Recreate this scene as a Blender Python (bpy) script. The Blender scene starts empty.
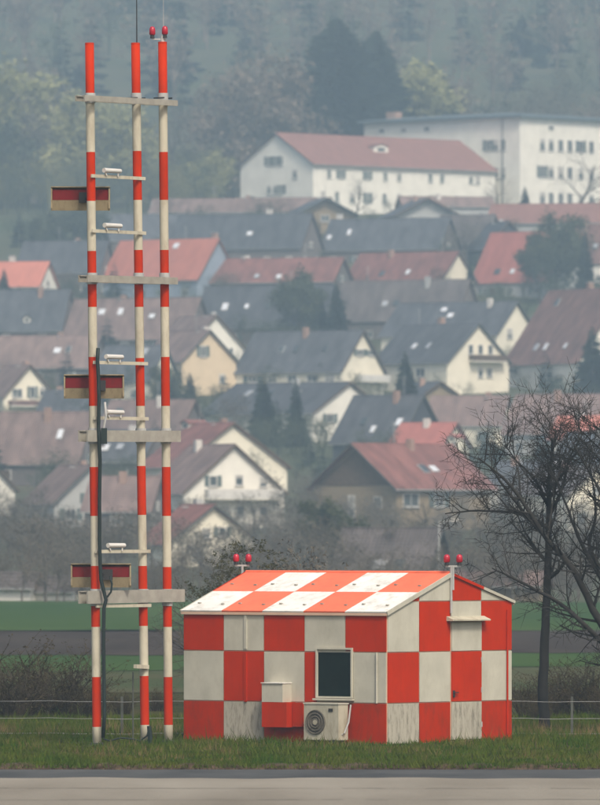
import bpy, math, random
import numpy as np
from mathutils import Vector, Matrix

sc = bpy.context.scene
col = sc.collection
R = math.radians
rnd = random.Random(11)

# ------------------------------------------------------------------ camera, world, sun, exposure
F = 8740.0          # focal length in photograph pixels (600 px wide frame)
HOR = 526.0         # row of the level line of sight
CH = 5.0            # camera height above the airfield
cam_d = bpy.data.cameras.new('camera')
cam = bpy.data.objects.new('camera', cam_d)
col.objects.link(cam)
cam.location = (0, 0, CH)
cam.rotation_euler = (R(90), 0, 0)
cam_d.sensor_fit = 'HORIZONTAL'
cam_d.sensor_width = 36.0
cam_d.lens = F / 600.0 * 36.0
cam_d.shift_y = (HOR - 402.5) / 600.0
cam_d.clip_start = 1.0
cam_d.clip_end = 9000.0
cam_d.dof.use_dof = True
cam_d.dof.focus_distance = 200.0
cam_d.dof.aperture_fstop = 4.8
sc.camera = cam

SUN_EL, SUN_AZ = 50.0, 22.0     # azimuth: degrees to the right of straight behind the camera
world = bpy.data.worlds.new('World')
sc.world = world
world.use_nodes = True
wn = world.node_tree
bg = wn.nodes['Background']
sky = wn.nodes.new('ShaderNodeTexSky')
sky.sky_type = 'NISHITA'
sky.sun_disc = False
sky.sun_elevation = R(SUN_EL)
sky.sun_rotation = R(180 - SUN_AZ)
sky.air_density = 1.0
sky.dust_density = 6.0
sky.ozone_density = 1.0
wn.links.new(sky.outputs[0], bg.inputs[0])
bg.inputs[1].default_value = 0.14

sun_d = bpy.data.lights.new('sun', 'SUN')
sun_d.energy = 2.2
sun_d.angle = R(10)
sun_d.color = (1.0, 0.93, 0.82)
sun = bpy.data.objects.new('sun', sun_d)
col.objects.link(sun)
sdir = Vector((math.sin(R(SUN_AZ)) * math.cos(R(SUN_EL)), -math.cos(R(SUN_AZ)) * math.cos(R(SUN_EL)), math.sin(R(SUN_EL))))
sun.rotation_euler = sdir.to_track_quat('Z', 'Y').to_euler()
sun.location = (60, -60, 120)

sc.view_settings.view_transform = 'Standard'
sc.view_settings.look = 'None'
sc.view_settings.gamma = 1.0
sc.view_settings.use_curve_mapping = False
sc.view_settings.exposure = 0.18
sc.render.engine = 'CYCLES'
sc.cycles.use_denoising = True
sc.cycles.max_bounces = 6
sc.cycles.volume_bounces = 2
sc.cycles.transparent_max_bounces = 8
HAZE_DENSITY = 0.00027
HAZE_COLOR = (0.60, 0.82, 1.0)

# ------------------------------------------------------------------ helpers
def P(px, py, d):
    """a point d metres down range that the photograph shows at (px, py)"""
    return Vector(((px - 300.0) / F * d, d, CH + (HOR - py) / F * d))

def tag(o, label=None, cat=None, group=None, kind=None):
    if label: o['label'] = label
    if cat: o['category'] = cat
    if group: o['group'] = group
    if kind: o['kind'] = kind
    return o

def empty(name, loc=(0, 0, 0), rz=0.0):
    o = bpy.data.objects.new(name, None)
    o.empty_display_size = 0.5
    o.location = loc
    o.rotation_euler = (0, 0, rz)
    col.objects.link(o)
    return o

class MB:
    def __init__(s):
        s.v, s.f, s.m = [], [], []
    def face(s, pts, mi=0):
        n = len(s.v)
        s.v += [tuple(p) for p in pts]
        s.f.append(tuple(range(n, n + len(pts)))); s.m.append(mi)
    def box(s, c, size, mi=0, rot=None):
        n = len(s.v)
        c = Vector(c)
        for dz in (-.5, .5):
            for dx, dy in ((-.5, -.5), (.5, -.5), (.5, .5), (-.5, .5)):
                p = Vector((dx * size[0], dy * size[1], dz * size[2]))
                if rot is not None: p = rot @ p
                s.v.append(tuple(c + p))
        for q in ((3, 2, 1, 0), (4, 5, 6, 7), (0, 1, 5, 4), (1, 2, 6, 5), (2, 3, 7, 6), (3, 0, 4, 7)):
            s.f.append(tuple(n + i for i in q)); s.m.append(mi)
        return s
    def bar(s, a, b, w, h, mi=0):
        """box from a to b, w wide sideways and h high"""
        a, b = Vector(a), Vector(b)
        d = b - a
        x = d.normalized()
        up = Vector((0, 0, 1)) if abs(x.z) < .95 else Vector((0, 1, 0))
        y = up.cross(x).normalized()
        z = x.cross(y)
        return s.box((a + b) / 2, (d.length, w, h), mi, Matrix((x, y, z)).transposed())
    def tube(s, pts, rads, n=6, mi=0, cap=True):
        pts = [Vector(p) for p in pts]
        base = len(s.v)
        k = len(pts)
        for i, p in enumerate(pts):
            t = (pts[min(i + 1, k - 1)] - pts[max(i - 1, 0)]).normalized()
            ref = Vector((1, 0, 0)) if abs(t.x) < .8 else Vector((0, 1, 0))
            a = t.cross(ref).normalized(); b = t.cross(a)
            for j in range(n):
                an = 2 * math.pi * j / n
                s.v.append(tuple(p + (a * math.cos(an) + b * math.sin(an)) * rads[i]))
        for i in range(k - 1):
            for j in range(n):
                j2 = (j + 1) % n
                s.f.append((base + i * n + j, base + i * n + j2, base + (i + 1) * n + j2, base + (i + 1) * n + j))
                s.m.append(mi if isinstance(mi, int) else mi[i])
        if cap:
            m0 = mi if isinstance(mi, int) else mi[0]
            m1 = mi if isinstance(mi, int) else mi[-1]
            s.f.append(tuple(base + j for j in reversed(range(n)))); s.m.append(m0)
            s.f.append(tuple(base + (k - 1) * n + j for j in range(n))); s.m.append(m1)
        return s
    def extrude(s, pts, off, mi=0):
        """planar polygon pts thickened by the vector off"""
        off = Vector(off)
        pts = [Vector(p) for p in pts]
        n = len(pts)
        b = len(s.v)
        s.v += [tuple(p) for p in pts] + [tuple(p + off) for p in pts]
        s.f.append(tuple(b + i for i in reversed(range(n)))); s.m.append(mi)
        s.f.append(tuple(b + n + i for i in range(n))); s.m.append(mi)
        for i in range(n):
            j = (i + 1) % n
            s.f.append((b + i, b + j, b + n + j, b + n + i)); s.m.append(mi)
        return s
    def mesh(s, name, mats, smooth=False):
        me = bpy.data.meshes.new(name)
        me.from_pydata(s.v, [], s.f)
        for m in (mats if isinstance(mats, (list, tuple)) else [mats]):
            me.materials.append(m)
        if any(s.m): me.polygons.foreach_set('material_index', s.m)
        if smooth: me.polygons.foreach_set('use_smooth', [True] * len(s.f))
        me.update()
        return me
    def build(s, name, mats, parent=None, smooth=False, loc=None):
        o = bpy.data.objects.new(name, s.mesh(name, mats, smooth))
        col.objects.link(o)
        if parent: o.parent = parent
        if loc is not None: o.location = loc
        return o

def put(name, me, parent=None, loc=(0, 0, 0), rz=0.0, scale=(1, 1, 1)):
    o = bpy.data.objects.new(name, me)
    col.objects.link(o)
    if parent: o.parent = parent
    o.location = loc; o.rotation_euler = (0, 0, rz); o.scale = scale
    return o

def np_mesh(name, V, T, m):
    me = bpy.data.meshes.new(name)
    me.vertices.add(len(V)); me.loops.add(len(T) * 3); me.polygons.add(len(T))
    me.vertices.foreach_set('co', np.ascontiguousarray(V, dtype=np.float32).ravel())
    me.loops.foreach_set('vertex_index', np.ascontiguousarray(T, dtype=np.int32).ravel())
    me.polygons.foreach_set('loop_start', np.arange(0, len(T) * 3, 3, dtype=np.int32))
    me.materials.append(m); me.update()
    o = bpy.data.objects.new(name, me); col.objects.link(o)
    return o

# ------------------------------------------------------------------ materials
def mat(name, c, rough=.8, var=.18, scale=3.0, bump=0.0, bscale=20.0, c2=None, stretch=(1, 1, 1), spec=.3, detail=5, sharp=(.3, .7), perobj=0.0):
    m = bpy.data.materials.new(name)
    m.use_nodes = True
    n, l = m.node_tree.nodes, m.node_tree.links
    b = n['Principled BSDF']
    b.inputs['Roughness'].default_value = rough
    b.inputs['Specular IOR Level'].default_value = spec
    tc = n.new('ShaderNodeTexCoord')
    mp = n.new('ShaderNodeMapping'); mp.inputs['Scale'].default_value = stretch
    l.new(tc.outputs['Object'], mp.inputs[0])
    nz = n.new('ShaderNodeTexNoise'); nz.inputs['Scale'].default_value = scale; nz.inputs['Detail'].default_value = detail
    l.new(mp.outputs[0], nz.inputs['Vector'])
    rp = n.new('ShaderNodeValToRGB')
    if c2 is None:
        lo = tuple(x * (1 - var) for x in c); hi = tuple(min(1, x * (1 + var)) for x in c)
    else:
        lo, hi = c, c2
    rp.color_ramp.elements[0].color = (*lo, 1); rp.color_ramp.elements[1].color = (*hi, 1)
    rp.color_ramp.elements[0].position = sharp[0]; rp.color_ramp.elements[1].position = sharp[1]
    l.new(nz.outputs['Fac'], rp.inputs[0])
    out = rp.outputs[0]
    if perobj:
        oi = n.new('ShaderNodeObjectInfo')
        mr = n.new('ShaderNodeMapRange')
        mr.inputs['To Min'].default_value = 1 - perobj; mr.inputs['To Max'].default_value = 1 + perobj
        l.new(oi.outputs['Random'], mr.inputs['Value'])
        hv = n.new('ShaderNodeHueSaturation')
        l.new(mr.outputs[0], hv.inputs['Value']); l.new(out, hv.inputs['Color'])
        out = hv.outputs[0]
    l.new(out, b.inputs['Base Color'])
    if bump:
        n2 = n.new('ShaderNodeTexNoise'); n2.inputs['Scale'].default_value = bscale; n2.inputs['Detail'].default_value = 4
        l.new(mp.outputs[0], n2.inputs['Vector'])
        bp = n.new('ShaderNodeBump'); bp.inputs['Strength'].default_value = bump; bp.inputs['Distance'].default_value = .05
        l.new(n2.outputs['Fac'], bp.inputs['Height']); l.new(bp.outputs[0], b.inputs['Normal'])
    return m

def roof_mat(name, c, var=.42):
    """tiled roof: courses as a fine wave, patchy weathering"""
    m = mat(name, c, .85, var, .7, perobj=.14, detail=9, sharp=(.25, .75), stretch=(1, .5, .5))
    n, l = m.node_tree.nodes, m.node_tree.links
    b = n['Principled BSDF']
    tc = n.new('ShaderNodeTexCoord')
    wv = n.new('ShaderNodeTexWave'); wv.bands_direction = 'X'; wv.inputs['Scale'].default_value = 1.0; wv.inputs['Distortion'].default_value = .6
    l.new(tc.outputs['Object'], wv.inputs['Vector'])
    wz = n.new('ShaderNodeTexWave'); wz.bands_direction = 'Z'; wz.inputs['Scale'].default_value = 1.3; wz.inputs['Distortion'].default_value = .5
    l.new(tc.outputs['Object'], wz.inputs['Vector'])
    ad = n.new('ShaderNodeMath'); ad.operation = 'ADD'
    l.new(wv.outputs['Fac'], ad.inputs[0]); l.new(wz.outputs['Fac'], ad.inputs[1])
    bp = n.new('ShaderNodeBump'); bp.inputs['Strength'].default_value = .5; bp.inputs['Distance'].default_value = .06
    l.new(ad.outputs[0], bp.inputs['Height']); l.new(bp.outputs[0], b.inputs['Normal'])
    return m

def dirty_paint(name, c, dirt=(.20, .17, .13), amount=.5, run=(5, 5, 1.5)):
    """old paint with vertical run marks and chalking"""
    m = mat(name, c, .6, .09, 1.6, spec=.06)
    n, l = m.node_tree.nodes, m.node_tree.links
    b = n['Principled BSDF']
    base = b.inputs['Base Color'].links[0].from_socket
    tc = n.new('ShaderNodeTexCoord')
    mp = n.new('ShaderNodeMapping'); mp.inputs['Scale'].default_value = run
    l.new(tc.outputs['Object'], mp.inputs[0])
    nz = n.new('ShaderNodeTexNoise'); nz.inputs['Scale'].default_value = 1.0; nz.inputs['Detail'].default_value = 6; nz.inputs['Roughness'].default_value = .7
    l.new(mp.outputs[0], nz.inputs['Vector'])
    mr = n.new('ShaderNodeMapRange'); mr.inputs['From Min'].default_value = .47; mr.inputs['From Max'].default_value = .74
    mr.inputs['To Max'].default_value = amount
    l.new(nz.outputs['Fac'], mr.inputs['Value'])
    mx = n.new('ShaderNodeMix'); mx.data_type = 'RGBA'
    l.new(mr.outputs[0], mx.inputs['Factor']); l.new(base, mx.inputs['A']); mx.inputs['B'].default_value = (*dirt, 1)
    l.new(mx.outputs['Result'], b.inputs['Base Color'])
    return m

M = {}
M['grass_ground'] = mat('grass_ground', (.022, .035, .004), .95, c2=(.06, .045, .012), scale=.55, bump=.6, bscale=9, spec=.1)
M['hill_ground'] = mat('hill_ground', (.05, .065, .03), .95, c2=(.09, .085, .05), scale=.03, spec=.1)
M['field_green'] = mat('field_green', (.024, .060, .008), .95, c2=(.048, .085, .016), scale=.09, stretch=(1, .15, 1), spec=.1)
M['field_dull'] = mat('field_dull', (.04, .06, .018), .95, c2=(.075, .07, .032), scale=.06, stretch=(.4, 1, 1), spec=.1)
M['field_brown'] = mat('field_brown', (.030, .022, .017), .95, c2=(.055, .042, .032), scale=.25, stretch=(1, .12, 1), spec=.1)
M['soil'] = mat('soil', (.035, .025, .017), .95, c2=(.12, .085, .055), scale=5, bump=.8, bscale=25, spec=.1)
M['asphalt'] = mat('asphalt', (.035, .036, .034), .9, c2=(.085, .086, .08), scale=.9, stretch=(.6, .25, 1), bump=.3, bscale=60, detail=8)
M['concrete'] = mat('concrete', (.175, .15, .11), .9, c2=(.28, .25, .195), scale=.55, stretch=(.5, .10, 1), bump=.25, bscale=40, detail=8)
M['grass'] = mat('grass', (.026, .070, .002), .8, c2=(.10, .105, .016), scale=.7, spec=.08, sharp=(.35, .68))
M['paint_red'] = dirty_paint('paint_red', (.46, .024, .0003), (.29, .03, .006), .4)
M['paint_white'] = dirty_paint('paint_white', (.50, .48, .39), (.30, .27, .20), .4, (2.6, 2.6, 1.3))
M['pole_red'] = dirty_paint('pole_red', (.48, .026, .0005), (.24, .034, .010), .5)
M['pole_white'] = dirty_paint('pole_white', (.52, .48, .37), (.26, .20, .14), .55)
M['dirty_red'] = dirty_paint('dirty_red', (.41, .023, .0005), (.16, .035, .016), .8)
M['dirty_white'] = dirty_paint('dirty_white', (.43, .40, .32), (.10, .09, .07), .95, (10, 10, 2.2))
M['seam'] = mat('seam', (.62, .42, .30), .7, .1, 2)
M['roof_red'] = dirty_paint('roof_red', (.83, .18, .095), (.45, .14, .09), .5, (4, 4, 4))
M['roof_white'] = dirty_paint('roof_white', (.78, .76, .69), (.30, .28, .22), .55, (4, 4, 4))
M['plate'] = mat('plate', (.33, .31, .26), .6, .15, 4)
M['galv'] = mat('galv', (.40, .40, .38), .5, .12, 4)
M['tan'] = dirty_paint('tan', (.34, .275, .17), (.12, .09, .055), .7)
M['crimson'] = dirty_paint('crimson', (.16, .012, .014), (.06, .02, .015), .7)
M['cable'] = mat('cable', (.012, .022, .02), .6, .2, 4)
M['dark'] = mat('dark', (.03, .03, .03), .6, .2, 4)
M['lens_red'] = mat('lens_red', (.42, .006, .022), .25, .1, 4, spec=.6)
M['ac_white'] = dirty_paint('ac_white', (.46, .43, .33), (.20, .16, .10), .6)
M['straw'] = mat('straw', (.10, .07, .03), .9, c2=(.20, .15, .07), scale=1.5, spec=.1)
M['tar'] = mat('tar', (.11, .095, .075), .9, c2=(.19, .17, .13), scale=2)
M['fan_grey'] = mat('fan_grey', (.13, .115, .09), .7, .2, 4)
M['wire'] = mat('wire', (.30, .30, .29), .5, .1, 4)
M['post'] = mat('post', (.075, .08, .07), .8, .2, 4)
glass = mat('window_glass', (.006, .014, .012), .06, .2, 2, spec=.12)
M['glass'] = glass
M['pane'] = mat('pane', (.06, .075, .08), .25, .2, .5, spec=.5)
M['shutter'] = mat('shutter', (.10, .13, .12), .7, .2, 1)
M['blind'] = mat('blind', (.42, .40, .36), .7, .15, .7)
M['frame'] = mat('frame', (.62, .60, .55), .6, .08, 1)
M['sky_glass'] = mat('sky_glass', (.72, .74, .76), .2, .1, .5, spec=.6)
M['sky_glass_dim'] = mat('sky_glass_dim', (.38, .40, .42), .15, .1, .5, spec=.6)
M['chimney'] = mat('chimney', (.34, .22, .17), .9, .2, 1)
M['chimney_white'] = mat('chimney_white', (.62, .58, .52), .9, .1, 1)
M['timber'] = mat('timber', (.10, .065, .04), .8, .2, 2)
M['bark'] = mat('bark', (.026, .024, .021), .95, .3, 2)
M['bark_grey'] = mat('bark_grey', (.085, .075, .06), .95, .3, 2)
M['bark_pale'] = mat('bark_pale', (.20, .18, .15), .95, .3, 2)
def leaf(name, a, b, sc_=.35):
    return mat(name, a, .8, c2=b, scale=sc_, spec=.15, sharp=(.3, .7))
M['needle'] = leaf('needle', (.014, .026, .020), (.034, .05, .034))
M['leaf_yellow'] = leaf('leaf_yellow', (.19, .195, .075), (.33, .315, .14))
M['leaf_yellow_dim'] = leaf('leaf_yellow_dim', (.10, .10, .04), (.20, .19, .08))
M['leaf_grove'] = leaf('leaf_grove', (.07, .068, .045), (.15, .13, .085))
M['leaf_green'] = leaf('leaf_green', (.035, .05, .025), (.08, .09, .05))
M['leaf_brown'] = leaf('leaf_brown', (.10, .085, .065), (.22, .17, .125))
M['leaf_grey'] = leaf('leaf_grey', (.075, .068, .055), (.15, .13, .10))
M['leaf_olive'] = leaf('leaf_olive', (.035, .033, .010), (.08, .06, .024), 1.2)
M['leaf_olive2'] = leaf('leaf_olive_dark', (.028, .032, .010), (.075, .066, .022), 1.2)
M['twig'] = leaf('twig', (.03, .022, .014), (.06, .045, .03), 1.2)
ROOF = {
    'slate': roof_mat('roof_slate', (.070, .074, .082)),
    'slateb': roof_mat('roof_slate_brown', (.105, .09, .085)),
    'mauve': roof_mat('roof_mauve', (.175, .122, .106)),
    'brown': roof_mat('roof_brown', (.165, .09, .075)),
    'redbrown': roof_mat('roof_redbrown', (.20, .085, .07)),
    'red': roof_mat('roof_tile_red', (.31, .105, .083), .2),
    'pale': roof_mat('roof_pale', (.21, .105, .085), .15),
    'orange': roof_mat('roof_orange', (.46, .16, .11), .15),
}
def wall_mat(name, c):
    return mat(name, c, .9, .07, .5, bump=.1, bscale=5, spec=.1)
WALL = {
    'cream': wall_mat('wall_cream', (.80, .74, .59)),
    'white': wall_mat('wall_white', (.80, .765, .67)),
    'yellow': wall_mat('wall_yellow', (.66, .53, .36)),
    'grey': wall_mat('wall_grey', (.40, .40, .38)),
    'tan': wall_mat('wall_tan', (.25, .195, .125)),
    'dark': wall_mat('wall_dark', (.06, .065, .075)),
    'shaded': wall_mat('wall_shaded', (.15, .13, .12)),  # darker wall tone: the shade on dim gables is put into the colour
    'blue': wall_mat('wall_blue', (.26, .31, .37)),
}

# ------------------------------------------------------------------ ground
KN = [(0, 0), (600, 0), (700, .35), (800, 1.1), (900, 3), (1000, 7), (1100, 12.5), (1200, 19), (1300, 26.3), (1400, 35.5),
      (1500, 46), (1600, 58.5), (1650, 63.6), (1700, 66.6), (1760, 72.5), (1900, 94), (2200, 135), (2600, 186), (3200, 252), (3600, 280)]
kx = np.array([k[0] for k in KN], float); kz = np.array([k[1] for k in KN], float)
_dx = np.diff(kx); _dl = np.diff(kz) / _dx
_tg = np.zeros(len(kx))
for _i in range(1, len(kx) - 1):
    a, b = _dl[_i - 1], _dl[_i]
    _tg[_i] = 0 if a * b <= 0 else 2 * a * b / (a + b)
_tg[-1] = _dl[-1]
def zt(d):
    d = min(max(d, 0.0), kx[-1])
    i = min(int(np.searchsorted(kx, d, 'right')) - 1, len(kx) - 2)
    h = _dx[i]; t = (d - kx[i]) / h
    return float((2*t**3 - 3*t*t + 1) * kz[i] + (t**3 - 2*t*t + t) * h * _tg[i] + (-2*t**3 + 3*t*t) * kz[i+1] + (t**3 - t*t) * h * _tg[i+1])
_dd = np.linspace(190, 2300, 4000)
_yy = np.array([HOR - (zt(d) - CH) * F / d for d in _dd])      # falls as d grows
def d_of_row(y):
    return float(np.interp(-y, -_yy, _dd))

def sheet(name, y0, y1, z, m, half=lambda y: 60 + y * .35, step=25, kind='structure', edge=None, nx=24):
    mb = MB()
    ys = list(np.arange(y0, y1, step)) + [y1]
    for y in ys:
        for i in range(nx + 1):
            x = (i / nx * 2 - 1) * half(y)
            yy = y + (edge(x, y) if edge else 0)
            mb.v.append((x, yy, zt(yy) + z))
    for j in range(len(ys) - 1):
        for i in range(nx):
            a = j * (nx + 1) + i
            mb.f.append((a, a + 1, a + nx + 2, a + nx + 1)); mb.m.append(0)
    o = mb.build(name, m, smooth=True)
    tag(o, kind=kind)
    return o

sheet('ground', -60, 3500, -.05, M['hill_ground'], half=lambda y: 1500, step=50)
sheet('airfield_grass', 180.9, 262, .0, M['grass_ground'], half=lambda y: 120, step=10)
sheet('rough_meadow', 262, 350, .02, M['field_dull'], half=lambda y: 200, step=10, edge=lambda x, y: 4 * math.sin(x * .05))
sheet('green_strip', 300, 340, .04, M['field_green'], half=lambda y: 220, step=10, edge=lambda x, y: 5 * math.sin(x * .06 + 1) + x * .5)
sheet('ploughed_field', 338, 412, .06, M['field_brown'], half=lambda y: 260, step=12, nx=260, edge=lambda x, y: 3 * math.sin(x * .09) + 1.5 * math.sin(x * .31) + 1.5 * math.sin(x * .83 + 1) * math.sin(x * .37) + rnd.uniform(-1, 1))
sheet('wheat_field', 411, 566, .08, M['field_green'], half=lambda y: 300, step=15, nx=260, edge=lambda x, y: 2 * math.sin(x * .08 + 2) + 1.5 * math.sin(x * .61) + rnd.uniform(-1.2, 1.2))
sheet('asphalt_shoulder', 172.6, 180.8, -.035, M['asphalt'], half=lambda y: 40, step=4, nx=160, edge=lambda x, y: .12 * math.sin(x * 2.1) + .1 * math.sin(x * 5.3) if y > 180 else 0)
taxiway = sheet('taxiway', -55, 174.4, -.031, M['concrete'], half=lambda y: 40, step=20, nx=160, edge=lambda x, y: (.35 * math.sin(x * 1.1) + .3 * math.sin(x * 2.9 + 1) + .2 * math.sin(x * 6.3)) if y > 170 else 0)

# broken turf edge where the grass meets the asphalt
mb = MB()
er = random.Random(3)
n = 1400
for i in range(n):
    x = (i / (n - 1) * 2 - 1) * 16
    ns = math.sin(x * 2.3) * math.sin(x * .7 + 1) + .6 * math.sin(x * 9.1 + 2) * math.sin(x * 3.7)
    w = .10 + .14 * ns + er.random() * .05
    h = .03 + .03 * math.sin(x * 5.3 + 1) * math.sin(x * 1.9) + er.random() * .025
    mb.v += [(x, 180.75 - w, -.034), (x, 180.85 - w * .6, h), (x, 181.5, h * .8 + .03), (x, 182.1, -.02)]
for i in range(n - 1):
    for k in range(3):
        a = i * 4 + k
        mb.f.append((a, a + 1, a + 5, a + 4)); mb.m.append(0)
tag(mb.build('turf_edge', M['soil']), kind='structure')

# grass blades on the near strip
def grass():
    g = np.random.default_rng(5)
    N = 150000
    d = 180.9 + (g.random(N) ** 1.25) * 48
    lip = g.random(N) < .07
    d[lip] = 180.55 + g.random(lip.sum()) * 1.0
    x = (g.random(N) * 2 - 1) * 13
    patch = .5 + .5 * np.sin(x * 1.3 + np.sin(d * .5) * 2) * np.sin(d * .33 + x * .4 + 1)
    h = (.04 + .10 * g.random(N)) * (.55 + .9 * patch) * (1 + .35 * (d > 198))
    tall = g.random(N) < .02
    h[tall] *= 2.1
    # keep the walls of the shelter and the mast feet clear
    w = .007 + .009 * g.random(N)
    an = g.random(N) * math.pi
    ln = (g.random((N, 2)) - .5) * h[:, None] * 1.3
    z0 = np.where(d < 182, .0, -.01)
    V = np.zeros((N, 3, 3))
    V[:, 0] = np.stack([x - np.cos(an) * w, d - np.sin(an) * w, z0], 1)
    V[:, 1] = np.stack([x + np.cos(an) * w, d + np.sin(an) * w, z0], 1)
    V[:, 2] = np.stack([x + ln[:, 0], d + ln[:, 1], z0 + h], 1)
    me = bpy.data.meshes.new('grass')
    me.vertices.add(N * 3); me.loops.add(N * 3); me.polygons.add(N)
    me.vertices.foreach_set('co', V.ravel())
    me.loops.foreach_set('vertex_index', np.arange(N * 3, dtype=np.int32))
    me.polygons.foreach_set('loop_start', np.arange(0, N * 3, 3, dtype=np.int32))
    me.materials.append(M['grass'])
    me.update()
    o = bpy.data.objects.new('grass', me); col.objects.link(o)
    tag(o, 'short tufted grass along the taxiway edge', 'grass', kind='stuff')
grass()

# dry weeds standing in clumps along the fence and round the hut
def weeds():
    g = np.random.default_rng(9)
    cx = np.concatenate([(g.random(150) * 2 - 1) * 13, (g.random(60) * 2 - 1) * 9])
    cd = np.concatenate([206 + g.random(150) * 8, 184 + g.random(60) * 16])
    k = g.integers(0, len(cx), 9000)
    x = cx[k] + g.normal(0, .16, 9000); d = cd[k] + g.normal(0, .25, 9000)
    h = .12 + .42 * g.random(9000) ** 1.6 * (.4 + .6 * g.random(len(cx))[k])
    h = np.where(d < 203, h * .6, h)
    w = .004 + .005 * g.random(9000)
    ln = g.normal(0, .28, (9000, 2)) * h[:, None]
    V = np.zeros((9000, 3, 3))
    V[:, 0] = np.stack([x - w, d, 0 * x - .01], 1); V[:, 1] = np.stack([x + w, d, 0 * x - .01], 1); V[:, 2] = np.stack([x + ln[:, 0], d + ln[:, 1], h], 1)
    o = np_mesh('dry_weeds', V.reshape(-1, 3), np.arange(27000).reshape(-1, 3)[:4500], M['straw'])
    tag(o, 'dry brown weeds in clumps along the wire fence', 'weeds', kind='stuff')
weeds()

# tar-filled joints and cracks of the taxiway
cr = random.Random(17)
for d0, sl in ((167.4, -.015), (160.5, .02)):
    mb = MB()
    pts = [(-24 + i * .4, d0 + sl * (-24 + i * .4) + cr.uniform(-.10, .10)) for i in range(121)]
    for i in range(120):
        if cr.random() < .12: continue
        a, b = pts[i], pts[i + 1]
        w = cr.uniform(.05, .16)
        mb.face([(a[0], a[1], -.026), (b[0], b[1], -.026), (b[0], b[1] + w, -.026), (a[0], a[1] + w, -.026)])
    mb.build('tar_joint', M['tar'], taxiway)

# ------------------------------------------------------------------ the chequered shelter
def clip(poly, axis, val, keep_less):
    out = []
    for i in range(len(poly)):
        a, b = poly[i], poly[(i + 1) % len(poly)]
        ia = (a[axis] <= val) if keep_less else (a[axis] >= val)
        ib = (b[axis] <= val) if keep_less else (b[axis] >= val)
        if ia: out.append(a)
        if ia != ib:
            t = (val - a[axis]) / (b[axis] - a[axis])
            out.append((a[0] + t * (b[0] - a[0]), a[1] + t * (b[1] - a[1])))
    return out

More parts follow.
